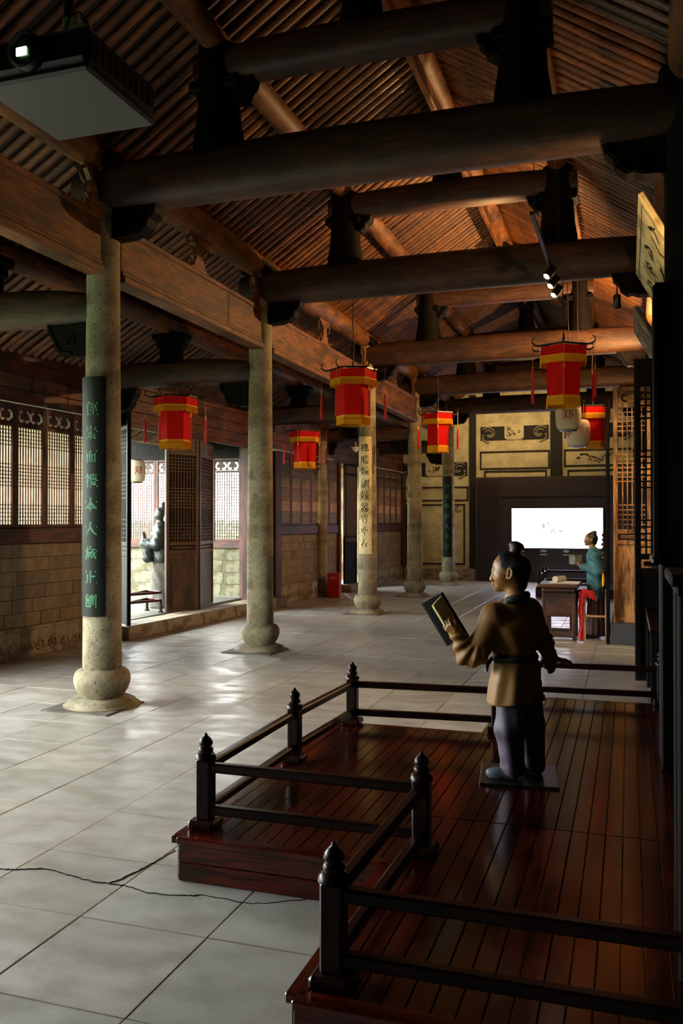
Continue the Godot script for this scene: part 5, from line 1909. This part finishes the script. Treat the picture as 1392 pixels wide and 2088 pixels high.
# ---------------------------------------------------------------- statues
# a hand on its own fine grid. wrist and knuckle centre, palm normal, finger curl in radians per joint, thumb side
func hand(mb: MB, wrist: Vector3, along: Vector3, normal: Vector3, thumb: float, curl: Array, size := 1.0, spread := 0.1) -> void:
	along = along.normalized()
	normal = (normal - along * normal.dot(along)).normalized()
	var side := along.cross(normal).normalized() * thumb      # towards the thumb
	var s := size
	var c := wrist + along * 0.05 * s
	var f := Field.new(c - Vector3.ONE * 0.125 * s, c + Vector3.ONE * 0.125 * s, 0.0034 * s)
	f.blob(wrist - along * 0.03 * s, wrist + along * 0.012 * s, 0.0225 * s, 0.02 * s, 0.01 * s)
	var kn := []
	for i in 4:
		var o := side * (0.027 - 0.018 * i) * s
		kn.append(wrist + along * ([0.062, 0.066, 0.063, 0.056][i]) * s + o)
		f.blob(wrist + along * 0.012 * s + o * 0.6, kn[i], 0.0135 * s, 0.0105 * s, 0.012 * s)
	var lens := [[0.03, 0.02, 0.016], [0.034, 0.022, 0.017], [0.031, 0.02, 0.016], [0.025, 0.016, 0.014]]
	for i in 4:
		var p: Vector3 = kn[i]
		var a := 0.0
		for j in 3:
			a += curl[j]
			var dir := (along * cos(a) + normal * sin(a) + side * spread * (1.0 - i * 0.66) * (1.0 if j == 0 else 0.4)).normalized()
			var q: Vector3 = p + dir * lens[i][j] * s
			f.blob(p, q, (0.0092 - 0.0009 * j) * s, (0.0086 - 0.0011 * j) * s, 0.003 * s)
			p = q
	var tb := wrist + along * 0.016 * s + side * 0.02 * s
	var tdir := (along * 0.62 + side * 0.7 + normal * 0.35).normalized()
	var t1 := tb + tdir * 0.034 * s
	var t2 := t1 + (along * 0.85 + side * 0.25 + normal * 0.45).normalized() * 0.028 * s
	f.blob(tb, t1, 0.0135 * s, 0.0105 * s, 0.01 * s)
	f.blob(t1, t2, 0.0102 * s, 0.0085 * s, 0.003 * s)
	f.into(mb)


# head facing -x; origin at the centre of the skull; h: height of the head
func head(mb: MB, T: Transform3D, h: float, child := true) -> void:
	var s := h / 0.24
	var X := Vector3(1, 0, 0)
	var Z := Vector3(0, 0, 1)
	var f := Field.new(Vector3(-0.145, -0.16, -0.125), Vector3(0.13, 0.135, 0.125), 0.0042)
	f.blob(Vector3(-0.012, 0.022, 0), Vector3(0.018, 0.016, 0), 0.086, 0.087, 0.02, Vector3(0, 0, 1), 0.9)
	f.blob(Vector3(-0.03, -0.045, 0), Vector3(-0.062, -0.085, 0), 0.062, 0.03, 0.04)      # jaw to chin
	f.blob(Vector3(-0.045, -0.03, 0.028), Vector3(-0.045, -0.03, -0.028), 0.045, 0.045, 0.03)   # cheeks
	f.blob(Vector3(-0.088, -0.092, 0), Vector3(-0.086, -0.096, 0), 0.016, 0.016, 0.02)
	f.blob(Vector3(-0.093, 0.0, 0), Vector3(-0.112, -0.04, 0), 0.009, 0.0115, 0.014)      # nose
	f.blob(Vector3(-0.106, -0.045, 0.011), Vector3(-0.106, -0.045, -0.011), 0.0085, 0.0085, 0.006)
	f.blob(Vector3(-0.086, 0.012, 0.034), Vector3(-0.088, 0.012, -0.034), 0.013, 0.013, 0.02)   # brow
	f.blob(Vector3(-0.099, -0.0665, 0.013), Vector3(-0.099, -0.0665, -0.013), 0.0078, 0.0078, 0.01)   # lips
	f.blob(Vector3(-0.103, -0.066, 0.004), Vector3(-0.103, -0.066, -0.004), 0.0078, 0.0078, 0.006)
	f.blob(Vector3(-0.096, -0.079, 0.01), Vector3(-0.096, -0.079, -0.01), 0.0085, 0.0085, 0.01)
	for e in [-1.0, 1.0]:
		f.blob(Vector3(-0.083, -0.013, e * 0.033), Vector3(-0.079, -0.015, e * 0.042), 0.0125, 0.0115, 0.008)   # lids
		# ear: outer fold, lobe, hollow left between
		var ear := [Vector3(-0.004, -0.035, e * 0.081), Vector3(0.0, -0.01, e * 0.089), Vector3(0.005, 0.014, e * 0.094), Vector3(0.018, 0.022, e * 0.097), Vector3(0.028, 0.01, e * 0.098), Vector3(0.026, -0.014, e * 0.095), Vector3(0.014, -0.036, e * 0.088)]
		for i in 6: f.blob(ear[i], ear[i + 1], 0.0065, 0.0065, 0.004)
		f.blob(ear[6], ear[0], 0.008, 0.008, 0.006)
		f.blob(Vector3(0.008, -0.012, e * 0.083), Vector3(0.016, 0.004, e * 0.086), 0.01, 0.01, 0.008)
	f.blob(Vector3(0.012, -0.06, 0), Vector3(0.026, -0.16, 0), 0.052, 0.053, 0.03)        # neck
	f.into(mb, T * Transform3D(Basis.from_scale(Vector3.ONE * s), Vector3.ZERO))


func build_boy() -> void:
	var t := thing("statue", "painted statue of a boy in mustard jacket and purple trousers, reading a book", "statue", Vector3(-0.62, PLAT + 0.016, -5.02), 0.127)
	var H := Transform3D(Basis(Vector3.UP, -0.16) * Basis(Vector3.BACK, 0.06), Vector3(-0.026, 1.178, 0.0))
	# skin: one body inside the clothes, with head and hands on finer grids
	var sk := MB.new()
	var f := Field.new(Vector3(-0.42, 0.0, -0.3), Vector3(0.4, 1.12, 0.25), 0.016)
	f.blob(Vector3(0.0, 0.66, -0.02), Vector3(-0.01, 0.92, -0.02), 0.085, 0.1, 0.05, Vector3(0.8, 0, -0.6), 1.15)
	f.blob(Vector3(-0.005, 0.92, -0.02), Vector3(0.0, 1.06, 0.0), 0.06, 0.05, 0.04)
	f.blob(Vector3(-0.1, 0.94, 0.05), Vector3(-0.22, 0.72, 0.05), 0.045, 0.038, 0.03)
	f.blob(Vector3(-0.22, 0.72, 0.05), Vector3(-0.326, 0.825, 0.112), 0.036, 0.024, 0.02)
	f.blob(Vector3(0.08, 0.95, -0.08), Vector3(0.175, 0.77, -0.13), 0.045, 0.036, 0.03)
	f.blob(Vector3(0.165, 0.77, -0.13), Vector3(0.23, 0.66, -0.135), 0.034, 0.024, 0.02)
	f.blob(Vector3(-0.03, 0.62, 0.02), Vector3(-0.02, 0.08, 0.02), 0.06, 0.035, 0.03)
	f.blob(Vector3(0.09, 0.62, -0.09), Vector3(0.105, 0.08, -0.1), 0.06, 0.035, 0.03)
	f.into(sk)
	head(sk, H, 0.24)
	hand(sk, Vector3(-0.33, 0.828, 0.118), Vector3(-0.66, 0.6, 0.12), Vector3(0.25, 0.3, -0.9), -1.0, [0.5, 0.75, 0.6], 0.88)
	hand(sk, Vector3(0.228, 0.66, -0.13), Vector3(0.9, -0.02, 0.1), Vector3(0.0, -1.0, 0.1), 1.0, [0.35, 0.5, 0.4], 0.88)
	part("body", sk, M.skin, t)
	# hair: a cap cut back from the face, and a topknot
	var hr := MB.new()
	f = Field.new(Vector3(-0.12, -0.13, -0.115), Vector3(0.13, 0.13, 0.115), 0.0048)
	f.blob(Vector3(-0.012, 0.027, 0), Vector3(0.022, 0.018, 0), 0.091, 0.092, 0.02, Vector3(0, 0, 1), 0.93)
	f.blob(Vector3(0.03, -0.01, 0), Vector3(0.042, -0.075, 0), 0.074, 0.05, 0.04)
	f.carve(func(p: Vector3, d: float) -> float:
		var front := -0.05 if p.y > 0.045 else (lerpf(-0.034, -0.05, clampf((p.y - 0.02) / 0.025, 0.0, 1.0)) if p.y > 0.02 else lerpf(0.034, -0.034, clampf((p.y + 0.03) / 0.05, 0.0, 1.0)))
		if p.y > 0.09: front = -0.06
		var strand := 0.0012 * sin(p.z * 240.0 + p.x * 60.0)
		return maxf(d + strand, front - p.x))
	f.into(hr, H)
	part("hair", hr, M.hair, t)
	hr = MB.new()
	f = Field.new(Vector3(-0.06, -0.06, -0.06), Vector3(0.06, 0.07, 0.06), 0.0045)
	f.blob(Vector3(0, -0.02, 0), Vector3(0, 0.008, 0), 0.03, 0.034, 0.01)
	f.blob(Vector3(-0.022, 0.016, 0), Vector3(0.022, 0.014, 0), 0.021, 0.024, 0.01)
	f.into(hr, Transform3D(Basis(Vector3.BACK, -0.3), Vector3(0.004, 1.308, 0.0)))
	part("topknot", hr, M.bun, t)
	hr = MB.new()
	for e in [-1.0, 1.0]:
		hr.tube([H * Vector3(-0.102, -0.0155, e * 0.022), H * Vector3(-0.0975, -0.0195, e * 0.035), H * Vector3(-0.0895, -0.0175, e * 0.048), H * Vector3(-0.083, -0.014, e * 0.056)], [0.0014, 0.0026, 0.0026, 0.0014], 6)
		hr.tube([H * Vector3(-0.1045, 0.011, e * 0.018), H * Vector3(-0.1005, 0.0165, e * 0.032), H * Vector3(-0.091, 0.0155, e * 0.048), H * Vector3(-0.08, 0.01, e * 0.06)], [0.0014, 0.0024, 0.0022, 0.001], 6)
	part("lash_and_brow", hr, M.hair, t)
	hr = MB.new()
	f = Field.new(Vector3(-0.12, -0.1, -0.03), Vector3(-0.08, -0.05, 0.03), 0.0026)
	f.blob(Vector3(-0.1025, -0.0665, 0.011), Vector3(-0.1025, -0.0665, -0.011), 0.0056, 0.0056, 0.004)
	f.blob(Vector3(-0.1055, -0.066, 0.004), Vector3(-0.1055, -0.066, -0.004), 0.0062, 0.0062, 0.004)
	f.blob(Vector3(-0.099, -0.079, 0.008), Vector3(-0.099, -0.079, -0.008), 0.0066, 0.0066, 0.004)
	f.into(hr, H)
	part("lips", hr, plain(Color(0.45, 0.14, 0.09), 0.4), t)
	# jacket
	var jk := MB.new()
	var W := Vector3(0.8, 0, -0.6)     # across the shoulders
	f = Field.new(Vector3(-0.42, 0.38, -0.36), Vector3(0.4, 1.12, 0.3), 0.0095)
	f.blob(Vector3(-0.005, 0.7, -0.02), Vector3(-0.01, 0.86, -0.02), 0.098, 0.118, 0.06, W, 1.22)
	f.blob(Vector3(-0.01, 0.86, -0.02), Vector3(-0.005, 0.985, -0.012), 0.112, 0.07, 0.06, W, 1.22)
	f.blob(Vector3(-0.125, 0.93, 0.07), Vector3(0.085, 0.95, -0.085), 0.058, 0.06, 0.05)
	f.blob(Vector3(0.0, 0.7, -0.02), Vector3(0.005, 0.43, -0.02), 0.102, 0.148, 0.04, W, 1.2)
	f.blob(Vector3(-0.125, 0.93, 0.07), Vector3(-0.215, 0.715, 0.085), 0.06, 0.07, 0.045)       # left sleeve
	f.blob(Vector3(-0.215, 0.715, 0.085), Vector3(-0.27, 0.705, 0.07), 0.07, 0.066, 0.03)
	f.blob(Vector3(-0.265, 0.705, 0.085), Vector3(-0.318, 0.81, 0.105), 0.062, 0.045, 0.03)
	f.blob(Vector3(0.085, 0.945, -0.085), Vector3(0.16, 0.76, -0.12), 0.06, 0.058, 0.045)      # right sleeve
	f.blob(Vector3(0.16, 0.76, -0.12), Vector3(0.205, 0.66, -0.13), 0.055, 0.04, 0.03)
	f.blob(Vector3(0.185, 0.65, -0.125), Vector3(0.205, 0.6, -0.13), 0.034, 0.022, 0.03)
	f.carve(func(p: Vector3, d: float) -> float:
		var e := d
		# skirt folds, gathers at the belt, creases in the crook of the sleeve
		if p.y < 0.69:
			var a := atan2(p.z + 0.02, p.x)
			e += 0.0055 * sin(a * 9.0 + p.y * 6.0) * clampf((0.69 - p.y) / 0.15, 0.0, 1.0)
		e += 0.014 * exp(-pow((p.y - 0.688) / 0.02, 2.0)) * (1.0 if absf(p.x) < 0.145 else 0.0)
		if p.x < -0.16 and p.y < 0.86:
			var r := Vector2(p.x + 0.19, p.y - 0.83)
			e += 0.0075 * sin(atan2(r.y, r.x) * 15.0) * clampf((r.length() - 0.05) / 0.05, 0.0, 1.0)
		if p.x > 0.12 and p.y < 0.84: e += 0.005 * sin((p.x * 0.75 - p.y) * 120.0)
		if p.y > 0.72 and absf(p.x) < 0.12: e += 0.003 * sin(p.x * 45.0 + p.y * 30.0)
		# openings: hem, neck, cuffs
		e = maxf(e, 0.432 + 0.012 * sin(p.x * 11.0) - p.y)
		var n := p - Vector3(-0.01, 1.03, 0.0)
		e = maxf(e, 0.062 - Vector2(n.x, n.z).length() if p.y > 0.99 else -1.0)
		var c := p - Vector3(-0.338, 0.842, 0.11)
		if c.length() < 0.08: e = maxf(e, c.dot(Vector3(-0.5, 0.85, -0.1)) + 0.012)
		return e)
	f.into(jk)
	part("jacket", jk, M.robe, t)
	# collar and belt
	var cb := MB.new()
	var pts := []
	var rr := []
	for k in 17:
		var a := TAU * k / 16.0
		pts.append(Vector3(-0.006 + cos(a) * 0.074, 1.022 + cos(a) * 0.018 - (0.03 if cos(a) < -0.5 else 0.0), -0.004 + sin(a) * 0.066))
		rr.append(0.021)
	cb.tube(pts, rr, 8, 1.25)
	part("collar", cb, M.trim, t)
	cb = MB.new()
	pts = []
	rr = []
	for k in 25:
		var a := TAU * k / 24.0
		var q: Vector3 = W * cos(a) * 0.128 + Vector3(0.6, 0, 0.8) * sin(a) * 0.106
		pts.append(q + Vector3(0.0, 0.686, -0.02))
		rr.append(0.015)
	cb.tube(pts, rr, 8, 1.5)
	cb.tube([Vector3(-0.125, 0.685, 0.02), Vector3(-0.155, 0.65, 0.04), Vector3(-0.163, 0.605, 0.045)], [0.016, 0.02, 0.014], 8, 0.6)
	part("belt", cb, M.trim, t)
	# trousers
	var tr := MB.new()
	f = Field.new(Vector3(-0.16, 0.0, -0.26), Vector3(0.24, 0.56, 0.16), 0.0105)
	f.blob(Vector3(-0.02, 0.5, 0.02), Vector3(-0.035, 0.28, 0.03), 0.088, 0.08, 0.03)
	f.blob(Vector3(-0.035, 0.28, 0.03), Vector3(-0.015, 0.035, 0.03), 0.08, 0.066, 0.03)
	f.blob(Vector3(0.08, 0.44, -0.08), Vector3(0.095, 0.28, -0.1), 0.078, 0.078, 0.02)
	f.blob(Vector3(0.095, 0.28, -0.1), Vector3(0.108, 0.045, -0.11), 0.078, 0.064, 0.02)
	f.carve(func(p: Vector3, d: float) -> float:
		var e := d + 0.004 * sin(p.x * 70.0 + p.y * 8.0) + 0.004 * sin(p.y * 70.0) * clampf((0.14 - p.y) / 0.08, 0.0, 1.0)
		return maxf(e, 0.022 - p.y))
	f.into(tr)
	part("trousers", tr, M.trousers, t)
	for e in [[Vector3(-0.045, 0.0, 0.035), 0.1], [Vector3(0.1, 0.0, -0.105), 0.25]]:
		var sh := MB.new()
		f = Field.new(Vector3(-0.15, -0.01, -0.06), Vector3(0.09, 0.1, 0.06), 0.006)
		f.blob(Vector3(0.03, 0.03, 0), Vector3(-0.075, 0.026, 0), 0.038, 0.033, 0.02, Vector3.UP, 0.9)
		f.blob(Vector3(-0.06, 0.028, 0), Vector3(-0.1, 0.03, 0), 0.03, 0.022, 0.02)
		f.blob(Vector3(0.03, 0.04, 0), Vector3(0.03, 0.075, 0), 0.036, 0.034, 0.02)
		f.carve(func(p: Vector3, d: float) -> float: return maxf(d + (0.003 if absf(p.y - 0.014) < 0.003 else 0.0), 0.001 - p.y))
		f.into(sh, Transform3D(Basis(Vector3.UP, e[1]), e[0]))
		part("shoe", sh, M.shoe, t)
	var bs := MB.new()
	bs.box(Vector3(0.02, -0.008, -0.06), Vector3(0.44, 0.014, 0.42), 0.004)
	part("base_plate", bs, M.black_metal, t)
	# the book in the left hand
	var T := t.transform
	var bk := thing("book", "open thread-bound book with dark cover held up by the boy statue", "book", T * Vector3(-0.34, 0.92, 0.04), 0.127)
	var up := Vector3(-0.15, 0.245, 0.0)
	var B0 := Vector3(0.074, -0.12, 0.0)
	for q in [[Vector3(-0.118, -0.07, -0.06), M.book_cover, "cover", 0.012, 1.0], [Vector3(-0.05, -0.055, 0.075), M.page, "pages", 0.018, 0.95]]:
		var x: Vector3 = q[0]
		var y := up
		var z := x.cross(y).normalized()
		var mb := MB.new()
		var rows := []
		var n := 10
		for side in [1.0, -1.0]:
			pass
		for i in n + 1:
			var v := i / float(n)
			var row := []
			for k in 11:
				var u := k / 10.0
				var belly: float = 0.012 * sin(u * PI) * (1.0 if q[2] == "pages" else 0.3)
				row.append(B0 + x * u + y * (v * q[4] + 0.02) + z * (belly + q[3] * 0.5))
			for k in 11:
				var u := 1.0 - k / 10.0
				var belly: float = 0.012 * sin(u * PI) * (1.0 if q[2] == "pages" else 0.3)
				row.append(B0 + x * u + y * (v * q[4] + 0.02) + z * (belly - q[3] * 0.5))
			rows.append(row)
		mb.grid(rows)
		part(q[2], mb, q[1], bk)
	# jacket of the book on the page side
	var sp := MB.new()
	sp.tube([B0 - Vector3(0, 0, 0.0), B0 + up * 1.02], 0.012, 8)
	part("spine", sp, M.book_cover, bk)


# a standing robed woman facing -x
func build_woman() -> void:
	var t := thing("statue", "painted statue of a woman in teal jacket and dark red skirt behind the desk", "statue", Vector3(-0.46, 0.0, -13.05), 0.1)
	var sk := MB.new()
	var H := Transform3D(Basis(Vector3.UP, -0.1), Vector3(-0.06, 1.43, 0))
	head(sk, H, 0.2)
	var f := Field.new(Vector3(-0.3, 0.02, -0.2), Vector3(0.2, 1.35, 0.2), 0.022)
	f.blob(Vector3(0, 0.7, 0), Vector3(-0.02, 1.2, 0), 0.09, 0.1, 0.05)
	f.blob(Vector3(-0.02, 1.18, 0), Vector3(-0.05, 1.34, 0), 0.06, 0.045, 0.04)
	f.blob(Vector3(0, 0.7, 0.05), Vector3(0, 0.05, 0.05), 0.07, 0.04, 0.03)
	f.blob(Vector3(0, 0.7, -0.05), Vector3(0, 0.05, -0.05), 0.07, 0.04, 0.03)
	for e in [-1.0, 1.0]:
		f.blob(Vector3(-0.02, 1.2, e * 0.12), Vector3(0.02, 0.98, e * 0.13), 0.05, 0.04, 0.03)
		f.blob(Vector3(0.02, 0.98, e * 0.13), Vector3(-0.2, 1.04, e * 0.06), 0.04, 0.03, 0.03)
	f.into(sk)
	for e in [-1.0, 1.0]: hand(sk, Vector3(-0.2, 1.04, e * 0.06), Vector3(-0.8, 0.5, -e * 0.4), Vector3(0.3, 0.6, -e * 0.7), e, [0.3, 0.5, 0.4], 0.8)
	part("body", sk, M.skin, t)
	var hr := MB.new()
	f = Field.new(Vector3(-0.12, -0.13, -0.115), Vector3(0.15, 0.16, 0.115), 0.007)
	f.blob(Vector3(0.0, 0.027, 0), Vector3(0.025, 0.018, 0), 0.09, 0.09, 0.02)
	f.blob(Vector3(0.04, 0.1, 0), Vector3(0.06, 0.11, 0), 0.045, 0.04, 0.02)
	f.blob(Vector3(0.04, -0.01, 0), Vector3(0.05, -0.06, 0), 0.07, 0.05, 0.04)
	f.carve(func(p: Vector3, d: float) -> float: return maxf(d, -0.045 - p.x if p.y > 0.03 else 0.0 - p.x))
	f.into(hr, H * Transform3D(Basis.from_scale(Vector3.ONE * 0.84), Vector3.ZERO))
	part("hair", hr, M.hair, t)
	var jk := MB.new()
	f = Field.new(Vector3(-0.3, 0.62, -0.26), Vector3(0.24, 1.36, 0.26), 0.013)
	f.blob(Vector3(0.01, 0.88, 0), Vector3(-0.01, 1.18, 0), 0.115, 0.115, 0.05, Vector3(0, 0, 1), 1.2)
	f.blob(Vector3(-0.01, 1.18, 0), Vector3(-0.03, 1.27, 0), 0.1, 0.06, 0.05, Vector3(0, 0, 1), 1.2)
	f.blob(Vector3(0.01, 0.9, 0), Vector3(0.03, 0.7, 0), 0.12, 0.15, 0.05)
	for e in [-1.0, 1.0]:
		f.blob(Vector3(-0.02, 1.19, e * 0.13), Vector3(0.03, 0.97, e * 0.14), 0.065, 0.07, 0.04)
		f.blob(Vector3(0.03, 0.97, e * 0.14), Vector3(-0.17, 1.03, e * 0.07), 0.07, 0.055, 0.03)
	f.carve(func(p: Vector3, d: float) -> float:
		var e := d + 0.006 * sin(p.y * 60.0 + p.x * 40.0) * (1.0 if absf(p.z) > 0.09 else 0.3)
		e += 0.006 * sin(atan2(p.z, p.x) * 8.0) * clampf((0.9 - p.y) / 0.1, 0.0, 1.0)
		return maxf(e, 0.69 - p.y))
	f.into(jk)
	part("jacket", jk, M.teal, t)
	var skm := MB.new()
	f = Field.new(Vector3(-0.28, 0.0, -0.28), Vector3(0.3, 0.82, 0.28), 0.016)
	f.blob(Vector3(0.03, 0.76, 0), Vector3(0.04, 0.1, 0), 0.125, 0.175, 0.05)
	f.carve(func(p: Vector3, d: float) -> float: return maxf(d + 0.01 * sin(atan2(p.z, p.x - 0.03) * 14.0) * clampf((0.75 - p.y) / 0.3, 0.0, 1.0), maxf(0.04 - p.y, p.y - 0.79)))
	f.into(skm)
	part("skirt", skm, M.maroon, t)
	var ap := MB.new()
	f = Field.new(Vector3(-0.2, 0.5, -0.26), Vector3(0.26, 0.8, 0.26), 0.015)
	f.blob(Vector3(0.05, 0.74, 0), Vector3(0.07, 0.58, 0), 0.145, 0.16, 0.03)
	f.carve(func(p: Vector3, d: float) -> float: return maxf(d, maxf(0.56 - p.y + 0.1 * (p.x + 0.0), maxf(p.y - 0.75, -0.06 - p.x))))
	f.into(ap)
	part("over_skirt", ap, M.teal_dark, t)
	for e in [-1.0, 1.0]:
		var sh := MB.new()
		sh.tube([Vector3(0.02, 0.03, e * 0.07), Vector3(-0.1, 0.032, e * 0.07), Vector3(-0.2, 0.03, e * 0.07), Vector3(-0.235, 0.04, e * 0.07)], [0.03, 0.038, 0.03, 0.012], 10, 0.75)
		part("shoe", sh, M.bun, t)
	var bk := thing("book", "small grey book in the hands of the woman statue", "book", Vector3(-0.735, 1.13, -13.03), 0.1)
	var mb := MB.new()
	for s in [-1.0, 1.0]: mb.box(Vector3(s * 0.045, 0.0, 0), Vector3(0.1, 0.14, 0.02), 0.004, Basis(Vector3.UP, s * 0.5))
	part("pages", mb, M.grey_board, bk)


func build_bronze() -> void:
	var t := thing("statue", "dark bronze statue with a wide hanging sleeve outside, half hidden by the door leaf", "statue", Vector3(-7.72, 0.19, -13.3), 0.35)
	var mb := MB.new()
	var f := Field.new(Vector3(-0.45, 0.7, -0.35), Vector3(0.4, 1.85, 0.35), 0.018)
	f.blob(Vector3(0.0, 0.85, 0), Vector3(0.0, 1.3, 0), 0.17, 0.17, 0.06)
	f.blob(Vector3(0.0, 1.3, 0), Vector3(-0.02, 1.45, 0), 0.16, 0.08, 0.06)
	f.blob(Vector3(-0.02, 1.42, 0), Vector3(-0.04, 1.6, 0), 0.06, 0.06, 0.03)
	f.blob(Vector3(-0.04, 1.6, 0), Vector3(-0.03, 1.66, 0), 0.085, 0.085, 0.02)
	f.blob(Vector3(-0.11, 1.6, 0), Vector3(-0.12, 1.58, 0), 0.02, 0.02, 0.02)
	f.blob(Vector3(0.02, 1.72, 0), Vector3(0.03, 1.8, 0), 0.06, 0.045, 0.03)
	for e in [-1.0, 1.0]:
		f.blob(Vector3(0, 1.36, e * 0.16), Vector3(-0.06, 1.1, e * 0.2), 0.08, 0.09, 0.04)
		f.blob(Vector3(-0.06, 1.1, e * 0.2), Vector3(-0.28, 1.12, e * 0.12), 0.09, 0.08, 0.04)
		f.blob(Vector3(-0.25, 1.1, e * 0.12), Vector3(-0.22, 0.88, e * 0.13), 0.08, 0.1, 0.06)
		f.blob(Vector3(-0.3, 1.16, e * 0.06), Vector3(-0.32, 1.3, e * 0.04), 0.03, 0.025, 0.02)
	f.carve(func(p: Vector3, d: float) -> float: return d + 0.003 * sin(p.y * 45.0 + p.x * 50.0))
	f.into(mb)
	part("body", mb, M.bronze, t)
	mb = MB.new()
	f = Field.new(Vector3(-0.3, -0.02, -0.3), Vector3(0.3, 0.95, 0.3), 0.02)
	f.blob(Vector3(0, 0.02, 0), Vector3(0.0, 0.85, 0), 0.22, 0.15, 0.05)
	f.carve(func(p: Vector3, d: float) -> float: return maxf(d + 0.014 * sin(p.x * 31.0 + p.y * 17.0) * sin(p.z * 27.0 + p.y * 11.0), 0.0 - p.y))
	f.into(mb)
	part("rock_base", mb, M.rock, t)
